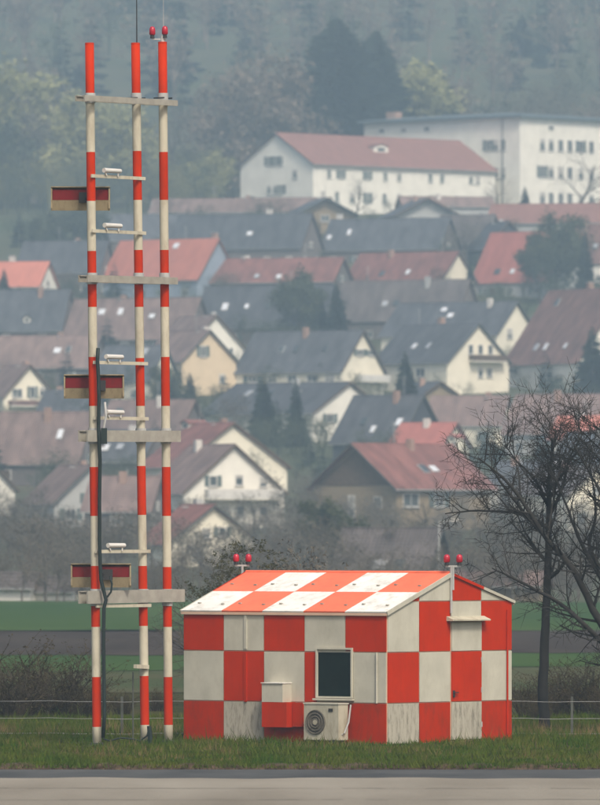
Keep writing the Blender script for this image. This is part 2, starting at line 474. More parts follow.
def build_shelter():
    TH = R(38)
    L, W = 5.95, 4.76
    ZF, ZR, ZB = 3.01, 3.87, 3.22           # front eave, ridge, back eave
    Z1, Z2, Z3 = .938, 2.105, 3.267         # paint rows
    C = P(387, 526 + CH * F / 200, 200)
    u = Vector((-math.cos(TH), math.sin(TH), 0)); v = Vector((math.sin(TH), math.cos(TH), 0))
    base = C + u * L / 2 + v * W / 2
    sh = empty('equipment_shelter', base, -TH)
    tag(sh, 'red and white chequered equipment shelter with a low gabled roof beside the antenna mast', 'shelter')
    fx = lambda px: L / 2 - (387 - px) / 43.7 / math.cos(TH)
    fz = lambda py: CH - (py - HOR) * 200.6 / F
    gy = lambda px: -W / 2 + (px - 387) / 43.3 / math.sin(TH)
    # core wall, light seams show between the panels
    prof = [(-W/2, 0), (W/2, 0), (W/2, ZB), (0, ZR), (-W/2, ZF)]
    MB().extrude([(-L/2, a, b) for a, b in prof], (L, 0, 0)).build('wall', M['seam'], sh)
    cw, gw = L / 5, W / 4
    g = .012
    def panel(pts3, off, m):
        MB().extrude(pts3, off).build('wall_panel', m, sh)
    rows = [(0, Z1), (Z1, Z2), (Z2, ZF - .02)]
    wx0, wx1, wz0, wz1 = fx(317.5), fx(354), fz(698.5), fz(648)
    for r, (a, b) in enumerate(rows):
        for c in range(5):
            red = (r + c) % 2 == 0
            m = (M['dirty_red'] if red else M['dirty_white']) if r == 0 else (M['paint_red'] if red else M['paint_white'])
            x0, x1 = -L/2 + c * cw, -L/2 + (c + 1) * cw
            a2, b2 = (a + .0, b)
            if r == 1 and c in (3, 4):
                # the window interrupts these two panels
                if c == 3: x1 = wx0
                else: x0 = wx1
            y = -W / 2
            panel([(x0 + g, y, a2 + g), (x1 - g, y, a2 + g), (x1 - g, y, b2 - g), (x0 + g, y, b2 - g)], (0, -.025, 0), m)
    # the strips above and below the window stay as cream wall
    panel([(wx0 + g, -W/2, Z1 + g), (wx1 - g, -W/2, Z1 + g), (wx1 - g, -W/2, wz0 - g), (wx0 + g, -W/2, wz0 - g)], (0, -.025, 0), M['paint_white'])
    panel([(wx0 + g, -W/2, wz1 + g), (wx1 - g, -W/2, wz1 + g), (wx1 - g, -W/2, Z2 - g), (wx0 + g, -W/2, Z2 - g)], (0, -.025, 0), M['paint_white'])
    # gable end, cells clipped to the roof line; the third column holds the door
    dz_top = CH - (622 - HOR) * 201.6 / F
    for r, (a, b) in enumerate([(0, Z1), (Z1, Z2), (Z2, Z3), (Z3, ZR)]):
        for c in range(4):
            red = (r + c) % 2 == 1
            m = (M['dirty_red'] if red else M['dirty_white']) if r == 0 else (M['paint_red'] if red else M['paint_white'])
            y0, y1 = -W/2 + c * gw, -W/2 + (c + 1) * gw
            aa = a
            if c == 2:
                if r < 2: continue
                if r == 2: aa = dz_top + .03
            cell = [(q[0], q[1] - .02 if q[1] > 1 else q[1]) for q in prof]
            for ax, val, less in ((0, y0 + g, False), (0, y1 - g, True), (1, aa + g, False), (1, b - g, True)):
                if cell: cell = clip(cell, ax, val, less)
            if len(cell) > 2:
                panel([(L/2, p[0], p[1]) for p in cell], (.025, 0, 0), m)
    # back wall and far gable, seen only from elsewhere
    for r, (a, b) in enumerate([(0, Z1), (Z1, Z2), (Z2, ZB - .02)]):
        for c in range(5):
            red = (r + c) % 2 == 0
            x0, x1 = -L/2 + c * cw, -L/2 + (c + 1) * cw
            panel([(x0 + g, W/2, a + g), (x0 + g, W/2, b - g), (x1 - g, W/2, b - g), (x1 - g, W/2, a + g)], (0, .025, 0), M['paint_red'] if red else M['paint_white'])
    for r, (a, b) in enumerate([(0, Z1), (Z1, Z2), (Z2, Z3), (Z3, ZR)]):
        for c in range(4):
            cell = [(q[0], q[1] - .02 if q[1] > 1 else q[1]) for q in prof]
            for ax, val, less in ((0, -W/2 + c * gw + g, False), (0, -W/2 + (c + 1) * gw - g, True), (1, a + g, False), (1, b - g, True)):
                if cell: cell = clip(cell, ax, val, less)
            if len(cell) > 2:
                panel([(-L/2, p[0], p[1]) for p in cell], (-.025, 0, 0), M['paint_red'] if (r + c) % 2 == 0 else M['paint_white'])
    # door with three painted fields
    y0, y1 = -W/2 + 2 * gw + .015, -W/2 + 3 * gw - .015
    door = MB().box((L/2 + .012, (y0 + y1)/2, dz_top/2 + .03), (.02, y1 - y0, dz_top - .06)).build('door', M['seam'], sh)
    for (a, b, m) in ((.05, Z1, M['dirty_white']), (Z1, Z2, M['paint_red']), (Z2, dz_top, M['paint_white'])):
        MB().box((L/2 + .037, (y0 + y1)/2, (a + b)/2), (.03, y1 - y0 - .02, b - a - .02)).build('door_panel', m, door)
    h = MB(); h.box((L/2 + .07, y0 + .06, 1.12), (.04, .05, .16)); h.bar((L/2 + .10, y0 + .05, 1.15), (L/2 + .10, y0 + .20, 1.15), .025, .025)
    h.build('handle', M['dark'], door)
    for z in (.4, 1.2, 1.9):
        MB().tube([(L/2 + .06, y1 - .02, z - .06), (L/2 + .06, y1 - .02, z + .06)], [.018, .018], 8).build('hinge', M['galv'], door)
    MB().extrude([(L/2 + .02, 0, dz_top + .02), (L/2 + .22, 0, dz_top + .02), (L/2 + .22, 0, dz_top + .05), (L/2 + .02, 0, dz_top + .13)], (0, gw + .26, 0)).build('door_canopy', M['ac_white'], sh, loc=(0, y0 - .17, 0))
    # window
    wd = MB()
    t = .04
    yy = -W/2 - .03
    wd.box(((wx0 + wx1)/2, yy, wz1 - t/2), (wx1 - wx0, .09, t)); wd.box(((wx0 + wx1)/2, yy, wz0 + t/2), (wx1 - wx0, .09, t))
    wd.box((wx0 + t/2, yy, (wz0 + wz1)/2), (t, .09, wz1 - wz0 - 2*t)); wd.box((wx1 - t/2, yy, (wz0 + wz1)/2), (t, .09, wz1 - wz0 - 2*t))
    wo = wd.build('window', M['paint_white'], sh)
    MB().box(((wx0 + wx1)/2, -W/2 - .012, (wz0 + wz1)/2), (wx1 - wx0 - 2*t, .02, wz1 - wz0 - 2*t)).build('pane', M['glass'], wo)
    MB().box(((wx0 + wx1)/2, -W/2 - .07, wz0 - .03), (wx1 - wx0 + .08, .14, .04)).build('sill', M['paint_white'], wo)
    # roof: two rows of five sheets on each slope
    def slope(ye, ze, sgn, name):
        dy, dz = (0 - ye), (ZR - ze)
        ln = math.hypot(dy, dz)
        up = Vector((0, dy / ln, dz / ln))
        nrm = Vector((0, -dz / ln * (1 if dy > 0 else -1), abs(dy) / ln))
        e = Vector((0, ye, ze)) - up * .07 + nrm * .012
        tot = ln + .07
        x0, x1 = -L/2 - .04, L/2 + .04
        for r in range(2):
            for c in range(5):
                red = (r + c) % 2 == 1
                a = x0 + (x1 - x0) * c / 5 + .004; b = x0 + (x1 - x0) * (c + 1) / 5 - .004
                lo = e + up * (tot * r / 2 + .004); hi = e + up * (tot * (r + 1) / 2 - .004)
                q = [Vector((a, lo.y, lo.z)), Vector((b, lo.y, lo.z)), Vector((b, hi.y, hi.z)), Vector((a, hi.y, hi.z))]
                if sgn < 0: q.reverse()
                pn = MB().extrude(q, nrm * .04).build(name, M['roof_red'] if red else M['roof_white'], sh)
                mid = (q[0] + q[2]) / 2 + nrm * .055
                for kx_ in (-.32, .30):
                    MB().box(mid + Vector((kx_ * cw, 0, 0)) - up * (.22 + .1 * kx_), (.07, .05, .03)).build('roof_clip', M['plate'], pn)
        # folded edge at the eave
        MB().box((0, e.y + (.015 if sgn > 0 else -.015), e.z - .025), (x1 - x0, .03, .06)).build('eave_trim', M['seam'], sh)
        # barge boards
        for xx, mA, mB in ((x1 + .016, M['paint_white'] if sgn > 0 else M['paint_white'], M['paint_white'] if sgn > 0 else M['paint_red']), (x0 - .016, M['paint_white'], M['paint_red'])):
            for r, mm in ((0, mA), (1, mB)):
                lo = e + up * (tot * r / 2); hi = e + up * (tot * (r + 1) / 2 - .002)
                q = [Vector((xx - .015, lo.y, lo.z)) + nrm * .045, Vector((xx - .015, hi.y, hi.z)) + nrm * .045, Vector((xx - .015, hi.y, hi.z)) - nrm * (.05 if sgn > 0 else .02), Vector((xx - .015, lo.y, lo.z)) - nrm * (.05 if sgn > 0 else .02)]
                MB().extrude(q, (.03, 0, 0)).build('barge_board', mm, sh)
    slope(-W/2, ZF, 1, 'roof_panel')
    slope(W/2, ZB, -1, 'roof_panel')
    MB().tube([(-L/2 - .04, 0, ZR + .05), (L/2 + .04, 0, ZR + .05)], [.04, .04], 8).build('ridge_cap', M['roof_red'], sh)
    # the wall cabinet painted over in the chequer
    cx0, cx1 = fx(271), fx(296)
    cx2 = fx(292)
    zb, zc, zt_ = .36, .935, 1.36
    yc = -W/2 - .19
    cab = MB().box(((cx0 + cx1)/2, yc, (zb + zc)/2 - .002), (cx1 - cx0, .33, zc - zb)).build('wall_cabinet', M['paint_red'], sh)
    MB().box(((cx0 + cx2)/2, yc, (zc + zt_)/2 + .002), (cx2 - cx0, .33, zt_ - zc)).build('cabinet_top', M['paint_white'], cab)
    MB().box(((cx0 + cx2)/2, yc - .01, zt_ + .017), (cx2 - cx0 + .03, .36, .02)).build('cabinet_lid', M['roof_white'], cab)
    MB().box((cx1 + .18, -W/2 - .10, (zb + zc)/2), (.30, .14, zc - zb - .02)).build('duct_cover', M['dirty_red'], cab)
    # conduits and downpipes
    MB().box((fx(246), -W/2 - .041, (Z2 + ZF)/2), (.07, .03, ZF - Z2 - .1)).build('conduit', M['paint_white'], sh)
    MB().box((fx(246), -W/2 - .041, (Z2 + Z1)/2 - .03), (.07, .03, Z2 - Z1 - .04)).build('conduit', M['paint_red'], sh)
    MB().tube([(fx(378), -W/2 - .05, Z1), (fx(378), -W/2 - .05, Z2)], [.022, .022], 8).build('conduit', M['paint_white'], sh)
    MB().tube([(L/2 + .06, gy(508), .15), (L/2 + .06, gy(508), 3.05)], [.022, .022], 8).build('conduit', M['paint_red'], sh)
    MB().tube([(L/2 + .06, 0 - .02, dz_top + .2), (L/2 + .06, -.02, ZR + .22)], [.03, .03], 8).build('conduit', M['galv'], sh)
    # obstruction lights on the ridge ends
    for xx in (-L/2 - .16, L/2 + .10):
        br = MB()
        br.tube([(xx, 0, ZR - .35), (xx, 0, ZR + .20)], [.03, .03], 8)
        ax = Vector((1, 0, 0)) if xx < 0 else Vector((.3, .95, 0)).normalized()
        ax = Vector((math.cos(TH), math.sin(TH), 0))   # both pairs stand across the line of sight
        p0 = Vector((xx, 0, ZR + .20))
        br.bar(p0 - ax * .17, p0 + ax * .17, .04, .04)
        b_ = br.build('light_bracket', M['galv'], sh)
        for sg in (-1, 1):
            obstruction_light(p0 + ax * .145 * sg + Vector((0, 0, .02)), b_, .075, .24)
    # the outdoor air conditioner in front of the wall
    ac = empty('air_conditioner', base + Matrix.Rotation(-TH, 3, 'Z') @ Vector((fx(354) - .5, -W/2 - .40, 0)), -TH)
    tag(ac, 'cream outdoor air conditioner unit with a round fan below the shelter window', 'air conditioner')
    MB().box((0, 0, .50), (1.0, .36, .82)).build('casing', M['ac_white'], ac)
    MB().box((0, 0, .925), (1.03, .39, .03)).build('lid', M['paint_white'], ac)
    for sx in (-.38, .38):
        MB().box((sx, 0, .05), (.08, .40, .10)).build('foot', M['dark'], ac)
    fan = MB()
    for rr in (.27, .20, .13, .07):
        pts = [(-.16 + rr * math.cos(t_ * math.pi / 12), -.20, .50 + rr * math.sin(t_ * math.pi / 12)) for t_ in range(25)]
        fan.tube(pts, [.012] * 25, 5, cap=False)
    fo = fan.build('fan_guard', M['fan_grey'], ac)
    dk = MB(); dk.tube([(-.16, -.178, .50), (-.16, -.188, .50)], [.285, .285], 28); dk.build('fan_opening', M['fan_grey'], fo)
    hb = MB(); hb.tube([(-.16, -.19, .50), (-.16, -.205, .50)], [.075, .06], 12); hb.build('fan_hub', M['ac_white'], fo)
    MB().box((.28, -.187, .78), (.12, .015, .07)).build('badge', M['dark'], ac)
    sp = MB(); sp.tube([(.503, -.05, .22), (.56, -.03, .25), (.58, .10, .5), (.58, .18, .9)], [.02] * 4, 6); sp.build('pipe', M['galv'], ac)
    return sh

def dome(mb, c, r, h, n=14):
    """a lamp lens: a short drum with a rounded cap"""
    c = Vector(c)
    prof = [(.72, 0), (1, .12), (1, .55), (.9, .78), (.62, .94), (.2, 1.0)]
    mb.tube([c + Vector((0, 0, z * h)) for _, z in prof], [r * a for a, _ in prof], n)

def obstruction_light(p, parent, r, h):
    b = MB(); b.tube([p, p + Vector((0, 0, h * .28))], [r * .75, r * .62], 12)
    bo = b.build('light_base', M['dark'], parent)
    l = MB(); dome(l, p + Vector((0, 0, h * .28)), r, h * .78)
    l.build('lens', M['lens_red'], bo if parent.parent is None else parent, smooth=True)

shelter = build_shelter()

# ------------------------------------------------------------------ the antenna mast
def build_mast():
    dep = lambda px: 199.6 + (px - 97) / 71 * 2.2
    root = empty('antenna_mast', P(133, 526 + CH * F / 200.7, 200.7))
    tag(root, 'tall red and white banded antenna mast of three joined poles', 'mast')
    o0 = root.location
    bot = [(97, 745, 199.6), (145, 742.3, 201.05), (168.5, 740.9, 201.8)]
    top = [(89.5, 44), (135.5, 44), (162.5, 43)]
    cuts = [[94, 152, 201, 251, 307, 357, 406, 467, 516, 566, 627, 677, 727],
            [96, 151, 200, 250, 307, 358, 406, 466, 515, 566, 626, 676, 725],
            [96, 152, 200, 250, 307, 357, 406, 467, 516, 567, 627, 677, 725]]
    line = lambda i, y: bot[i][0] + (bot[i][1] - y) / (bot[i][1] - top[i][1]) * (top[i][0] - bot[i][0])
    Q = lambda i, y, dd=0.0: P(line(i, y), y, bot[i][2] + dd) - o0
    for i in range(3):
        ys = [top[i][1]] + cuts[i] + [bot[i][1] + 3]
        mb = MB()
        pts, rads, mis = [], [], []
        for k, y in enumerate(ys):
            pts.append(Q(i, y)); rads.append(.103)
            if k < len(ys) - 1: mis.append(0 if k % 2 == 0 else 1)
        mb.tube(pts, rads, 18, mis)
        po = mb.build('pole', [M['pole_red'], M['pole_white']], root)
        for p_ in po.data.polygons: p_.use_smooth = len(p_.vertices) == 4
        fl = MB(); b = Q(i, bot[i][1]); b.z = 0.0
        fl.tube([b + Vector((0, 0, -.02)), b + Vector((0, 0, .05))], [.15, .14], 14)
        fl.build('base_plate', M['post'], po)
        cp = MB(); t_ = Q(i, top[i][1])
        cp.tube([t_ - Vector((0, 0, .002)), t_ + Vector((0, 0, .03))], [.108, .10], 14)
        cp.build('pole_cap', M['pole_red'], po)
    # clamp beams joining the three poles
    along = (Q(2, 400) - Q(0, 400)); along.z = 0; along.normalize()
    side = Vector((-along.y, along.x, 0))
    for y, hgt, xl, xr in ((98, .13, 80, 173), (278.5, .16, 83, 173), (436, .26, 83, 176), (597.5, .29, 83, 180)):
        bo = None
        for sg in (-1, 1):
            a = P(xl, y, dep(xl)) - o0 + side * .125 * sg; b = P(xr, y - 1, dep(xr)) - o0 + side * .125 * sg
            b.z = a.z + .02
            m_ = MB().bar(a, b, .035, hgt).bar(a + Vector((0, 0, hgt/2 - .012)) - side * .02 * sg, b + Vector((0, 0, hgt/2 - .012)) - side * .02 * sg, .07, .026)
            if bo is None: bo = m_.build('clamp_beam', M['plate'], root)
            else: m_.build('beam_back', M['plate'], bo)
        for i in range(3):
            c = Q(i, y)
            cl = MB(); cl.tube([c + Vector((0, 0, -hgt/2 - .05)), c + Vector((0, 0, hgt/2 + .05))], [.122, .122], 16)
            cl.build('clamp_collar', M['galv'], bo)
            bl = MB()
            for sx in (-1, 1):
                q = c + along * .15 * sx - side * .15
                bl.tube([q, q + side * .30], [.016, .016], 6)
            bl.build('clamp_bolt', M['dark'], bo)
    # thin service brackets between the first two poles, each with a short arm above it
    for y, hv in ((176, 1), (231, 1), (362.5, 1), (418, 1), (551.5, 1), (606, 0)):
        a = Q(0, y) - side * .12 - along * .13; b = Q(1, y) - side * .12 + along * .13; b.z = a.z
        br = MB().bar(a, b, .04, .075)
        bo = br.build('bracket', M['pole_white'], root)
        if hv:
            p = Q(0, y - 6) - side * .16
            s_ = p + along * .28; e_ = p + along * (.28 + .62)
            e_.z = s_.z
            m_ = MB(); m_.tube([s_, e_], [.055, .05], 10)
            m_.bar(s_ + along * .05 - Vector((0, 0, .05)), s_ + along * .1 - Vector((0, 0, .12)), .03, .03)
            m_.bar(e_ - along * .08 - Vector((0, 0, .04)), e_ - along * .08 - Vector((0, 0, .13)), .03, .03)
            m_.build('phase_probe', M['frame'], bo, smooth=False)
    # three antenna heads behind the first pole
    for x0, x1, yc in ((51, 110, 198.5), (64, 124, 386.5), (71, 131, 575.5)):
        d = 200.15
        c = P((x0 + x1)/2, yc, d) - o0
        w = (x1 - x0) / F * d
        back = MB().box(c + Vector((0, .16, 0)), (w - .06, .02, .50)).build('antenna_head', M['tan'], root)
        m_ = MB()
        m_.extrude([c + Vector((-w/2, -.10, .255)), c + Vector((-w/2, .17, .20)), c + Vector((-w/2, .17, .22)), c + Vector((-w/2, -.10, .275))], (w, 0, 0))
        m_.build('top_flap', M['tan'], back)
        m_ = MB()
        m_.extrude([c + Vector((-w/2, -.02, -.275)), c + Vector((-w/2, -.10, -.04)), c + Vector((-w/2, -.08, -.04)), c + Vector((-w/2, .0, -.275))], (w, 0, 0))
        m_.build('bottom_flap', M['tan'], back)
        for sx in (-1, 1):
            m_ = MB(); m_.box(c + Vector((sx * (w/2 - .015), .03, .0)), (.03, .24, .46)); m_.build('end_plate', M['tan'], back)
        bar = MB()
        bar.box(c + Vector((0, .04, .085)), (w - .07, .16, .24))
        bar.build('radome', M['crimson'], back)
        jb = MB().box(c + Vector((.12, -.06, .02)), (.30, .16, .24))
        jb.bar(c + Vector((.10, -.02, .02)), Q(0, yc) + Vector((0, .10, 0)), .06, .06)
        jb.build('feed_box', M['dark'], back)
    # feeder cables
    cab = MB()
    pts = [(98, 348), (97.5, 360), (98.5, 380), (99, 400), (98.5, 428), (100, 460), (99.5, 500), (99.5, 540), (100, 562), (101, 580), (104, 592), (106, 600), (104, 608), (103.5, 640), (104, 680), (104.5, 715), (103, 738)]
    cab.tube([P(x, y, 199.36) - o0 for x, y in pts], [.042] * len(pts), 8)
    cab.build('feeder_cable', M['cable'], root, smooth=True)
    cab = MB()
    pts = [(110, 576), (112, 584), (111, 592), (108, 596), (106, 598)]
    cab.tube([P(x, y, 199.45) - o0 for x, y in pts], [.026] * len(pts), 6); cab.build('feeder_cable', M['cable'], root, smooth=True)
    cab = MB()
    pts = [(105, 402), (106, 416), (104, 426), (103, 436)]
    cab.tube([P(x, y, 199.45) - o0 for x, y in pts], [.03] * len(pts), 6); cab.build('feeder_cable', M['galv'], root, smooth=True)
    cab = MB()
    pts = [(103, 739), (110, 741), (120, 738), (132, 739), (140, 741), (147, 736), (149, 728), (149, 726)]
    cab.tube([P(x, y, 200.2) - o0 for x, y in pts], [.02] * len(pts), 6); cab.build('ground_cable', M['cable'], root, smooth=True)
    cab = MB()
    cab.tube([P(149, 726, 200.75) - o0, P(150, 735, 200.75) - o0, P(150, 744, 200.75) - o0], [.05, .055, .06], 8); cab.build('cable_boot', M['cable'], root)
    cab = MB(); cab.box(P(104, 436, 199.4) - o0, (.14, .14, .36)); cab.build('junction_box', M['cable'], root)
    # small step plate on the middle pole
    m_ = MB(); a = Q(1, 667) - side * .1; m_.bar(a - along * .46 + Vector((0, 0, .02)), a, .10, .09); m_.build('step_plate', M['pole_white'], root)
    m_ = MB(); a = P(133, 672, 200.9) - o0; b = Vector((a.x, a.y, 0)); m_.tube([b, a], [.02, .02], 6); m_.build('stay_rod', M['post'], root)
    # lightning rods
    m_ = MB(); a = Q(1, 44) + along * .05; m_.tube([a, a + Vector((-.01, 0, 2.6))], [.016, .010], 6); m_.build('lightning_rod', M['dark'], root)
    # twin obstruction lights on the tallest pole
    tp = Q(2, 43)
    m_ = MB(); m_.tube([tp, tp + Vector((0, 0, .18))], [.05, .04], 10)
    m_.bar(tp + Vector((-.24, 0, .09)), tp + Vector((.10, 0, .09)), .035, .035)
    bo = m_.build('light_bracket', M['galv'], root)
    obstruction_light(tp + Vector((-.235, 0, .11)), bo, .072, .26)
    obstruction_light(tp + Vector((.055, -.02, .12)), bo, .072, .26)
    m_ = MB(); m_.tube([tp + Vector((.02, .06, .1)), tp + Vector((.02, .06, 1.6))], [.009, .006], 5); m_.build('lightning_rod', M['galv'], root)
build_mast()

# ------------------------------------------------------------------ wire fence behind the shelter
def build_fence():
    d = 208.0
    root = empty('wire_fence', (0, d, 0))
    tag(root, 'low wire fence with thin posts running behind the shelter and mast', 'fence')
    for px in (-140, -20, 122, 272, 425, 572, 716):
        x = (px - 300) / F * d
        MB().box((x, 0, .46), (.06, .06, .96)).build('post', M['post'], root)
    for py in (701.5, 718.5, 735):
        z = CH - (py - HOR) * d / F
        if z < .03: z = .06
        w = MB()
        pts = []
        for k in range(60):
            x = -10.6 + 21.0 * k / 59
            pts.append((x, -.04, z + .012 * math.sin(x * 1.77) + .006 * math.sin(x * 5)))
        w.tube(pts, [.006] * 60, 5)
        w.build('wire', M['wire'], root)
build_fence()

# ------------------------------------------------------------------ houses
hr_ = random.Random(44)
def window(parent, c, ax, nrm, w, h, m_pane, bars=True):
    """a framed window on a wall; ax runs along the wall, nrm points outwards"""
    c, ax, nrm = Vector(c), Vector(ax), Vector(nrm)
    up = Vector((0, 0, 1))
    rot = Matrix((ax, -nrm, up)).transposed()
    t = .10
    f = MB()
    for s_ in (-1, 1):
        f.box(c + up * s_ * (h/2 - t/2) + nrm * .03, (w, .08, t), 0, rot)
        f.box(c + ax * s_ * (w/2 - t/2) + nrm * .03, (t, .08, h - 2*t), 0, rot)
    if bars and w > 1.0: f.box(c + nrm * .03, (t * .8, .07, h - 2*t), 0, rot)
    fo = f.build('window', M['frame'], parent)
    MB().box(c + nrm * .012, (w - 2*t, .02, h - 2*t), 0, rot).build('pane', m_pane, fo)
    MB().box(c - up * (h/2 + .05) + nrm * .08, (w + .2, .2, .07), 0, rot).build('sill', M['galv'], fo)
    q_ = hr_.random()
    if q_ < .35:      # half-drawn roller blind
        bh = (h - 2*t) * hr_.uniform(.25, .8)
        MB().box(c + up * (h/2 - t - bh/2) + nrm * .035, (w - 2*t, .02, bh), 0, rot).build('blind', M['blind'], fo)
    elif q_ < .6 and w < 2:
        for s_ in (-1, 1):
            MB().box(c + ax * s_ * (w * .75 + .04) + nrm * .04, (w * .5, .06, h), 0, rot).build('shutter', M['shutter'], fo)
    return fo

def house(side, xa, xc, xb, yr, ye, yb, roof, wall, label, phi=None, sky=(), chim=(), wf=None, wg=None, balcony=None, dormer=(), eave=.55, verge=.45, frieze=None, group='houses of the village on the slope', name='house', cat='house', white_chim=False, deep=None, panes='pane'):
    d = d_of_row(yb)
    s = F / d
    Rr = side == 'R'
    gp = (xb - xc) if Rr else (xc - xa)
    lp = (xc - xa) if Rr else (xb - xc)
    if phi is None:
        if lp < 12: phi = 80
        else:
            W0 = min(max(gp / s / math.sin(R(38)), 8.5), 12.5)
            phi = math.degrees(math.asin(min(.97, gp / s / W0)))
    ph = R(phi)
    W = gp / s / math.sin(ph)
    L = max(lp / s / math.cos(ph), 7.0) if lp >= 12 else (deep or 12.0)
    L = min(L, 75 if lp > 90 else 30)
    hr, he = (yb - yr) / s, (yb - ye) / s
    C = P(xc, yb, d); C.z = zt(d)
    if Rr:
        u = Vector((-math.cos(ph), math.sin(ph), 0)); v = Vector((math.sin(ph), math.cos(ph), 0)); rz = -ph
    else:
        u = Vector((math.cos(ph), math.sin(ph), 0)); v = Vector((-math.sin(ph), math.cos(ph), 0)); rz = ph
    base = C + u * L/2 + v * W/2
    base.z = zt(d)
    root = empty(name, base, rz)
    tag(root, label, cat, group)
    gx = L/2 if Rr else -L/2
    go = 1 if Rr else -1
    sink = 6.0
    pitch = (hr - he) / (W/2)
    hw = he + .12
    prof = [(-W/2, -sink), (W/2, -sink), (W/2, hw), (0, hr - .12), (-W/2, hw)]
    wo = MB().extrude([(-L/2, a, b) for a, b in prof], (L, 0, 0)).build('wall', WALL[wall], root)
    # roof slopes with thickness and overhang
    ln = math.hypot(W/2, hr - he)
    up = Vector((0, (W/2)/ln, (hr - he)/ln)); nr = Vector((0, -(hr - he)/ln, (W/2)/ln))
    x0, x1 = -L/2 - verge, L/2 + verge
    for sg in (1, -1):
        U = Vector((0, up.y * sg, up.z)); N = Vector((0, nr.y * sg, nr.z))
        e = Vector((0, -sg * W/2, he)) - U * eave * .7
        t = Vector((0, 0, hr))
        q = [Vector((x0, e.y, e.z)), Vector((x1, e.y, e.z)), Vector((x1, t.y, t.z)), Vector((x0, t.y, t.z))]
        if sg < 0: q.reverse()
        ro = MB().extrude(q, N * .20).build('roof', ROOF[roof], root)
        if sg == 1:
            MB().tube([(x0, e.y - .06, e.z + .06), (x1, e.y - .06, e.z + .06)], [.08, .08], 6).build('gutter', M['galv'], ro)
            front_roof = ro
    MB().tube([(x0, 0, hr + .17), (x1, 0, hr + .17)], [.13, .13], 6).build('ridge', ROOF[roof], front_roof)
    # skylights on the front slope, placed by where the photograph shows them
    for (px, py) in sky:
        h = min(max((ye - py) / (ye - yr), .06), .92)
        base_px = px - h * gp/2 if Rr else px + h * gp/2
        t_ = (base_px - xa) / max(1, (xc - xa)) if Rr else (base_px - xc) / max(1, (xb - xc))
        lx = -L/2 + min(max(t_, .03), .97) * L
        c = Vector((lx, -W/2 + h * W/2, he + h * (hr - he))) + nr * .22
        rot = Matrix((Vector((1, 0, 0)), up, nr)).transposed()
        kw, kh = hr_.uniform(.62, 1.05), hr_.uniform(.8, 1.3)
        so = MB().box(c, (kw + .16, kh + .16, .12), 0, rot).build('skylight', M['galv'] if hr_.random() < .6 else M['post'], front_roof)
        MB().box(c + nr * .08, (kw, kh, .05), 0, rot).build('pane', hr_.choice((M['sky_glass'], M['sky_glass'], M['sky_glass_dim'], M['pane'])), so)
    for cp in chim:
        px = cp
        t_ = (px - gp/2 - xa) / max(1, (xc - xa)) if Rr else (px + gp/2 - xc) / max(1, (xb - xc))
        lx = -L/2 + min(max(t_, .05), .95) * L
        co = MB().box((lx, .5, hr + .1), (.85, .85, 2.2)).build('chimney', M['chimney_white'] if white_chim else M['chimney'], root)
        MB().box((lx, .5, hr + 1.25), (1.05, 1.05, .10)).build('chimney_cap', M['galv'], co)
    # windows
    ax, ng = Vector((0, 1, 0)), Vector((go, 0, 0))
    gl = lambda px: (-W/2 + (px - xc) / gp * W) if Rr else (W/2 - (px - xa) / gp * W)
    if not Rr: gl = lambda px: -W/2 + (xc - px) / gp * W
    fl_ = lambda px: (-L/2 + (px - xa) / lp * L) if Rr else (-L/2 + (px - xc) / lp * L)
    zz = lambda py: (yb - py) / s
    if wg is None:
        for z in ([1.5] if he < 3.6 else [1.5, 4.2][:1 + int(he > 5)]):
            for k in (-.27, .27):
                window(root, (gx, k * W, z), ax, ng, 1.3, 1.25, M[panes])
        if hr - he > 2.6: window(root, (gx, 0, he + .55), ax, ng, 1.2, 1.1, M[panes])
    else:
        for (px, py, w, h) in wg:
            window(root, (gx, gl(px), zz(py)), ax, ng, min(w / gp * W, 4), h / s, M[panes])
    if wf is None:
        nw = max(1, int(L / 4.2)) if lp >= 12 else 0
        for k in range(nw):
            for z in ([1.5] if he < 5 else [1.5, 4.2]):
                if z + .7 < he: window(root, (-L/2 + (k + .5) / nw * L, -W/2, z), (1, 0, 0), (0, -1, 0), 1.3, 1.25, M[panes])
    else:
        for (px, py, w, h) in wf:
            window(root, (fl_(px), -W/2, zz(py)), (1, 0, 0), (0, -1, 0), w / lp * L, h / s, M[panes])
    if name == 'house':
        if not chim:
            lx = hr_.uniform(-.32, .32) * L
            co = MB().box((lx, hr_.choice((-.7, .7)), hr - .2), (.7, .7, 1.9)).build('chimney', hr_.choice((M['chimney'], M['chimney'], M['chimney_white'], M['galv'])), root)
            MB().box((lx, 0, hr + .02), (.2, 1.9, .1)).build('roof_step', M['galv'], co)
        if hr_.random() < .5:
            lx = hr_.uniform(-.4, .4) * L
            an = MB().tube([(lx, .2, hr), (lx, .2, hr + 2.6)], [.035, .03], 5)
            for k in range(4): an.bar((lx - .5 + .06 * k, .2, hr + 2.5 - .28 * k), (lx + .5 - .06 * k, .2, hr + 2.5 - .28 * k), .03, .03)
            an.build('aerial', M['galv'], root)
        if lp > 30:
            dx_ = hr_.uniform(-.35, .35) * L
            MB().box((dx_, -W/2 - .04, 1.0), (1.1, .10, 2.1)).build('door', hr_.choice((M['timber'], M['shutter'])), root)
    for sg in (1, -1):
        q = [Vector((gx + go * (verge + .03), -sg * (W/2 + eave * .6), he - eave * .6 * pitch + .02)), Vector((gx + go * (verge + .03), 0, hr + .02)), Vector((gx + go * (verge + .03), 0, hr + .26)), Vector((gx + go * (verge + .03), -sg * (W/2 + eave * .6), he - eave * .6 * pitch + .24))]
        MB().extrude(q, (go * .05, 0, 0)).build('verge_board', M['timber'] if (int(xa) + int(yr)) % 3 else M['post'], root)
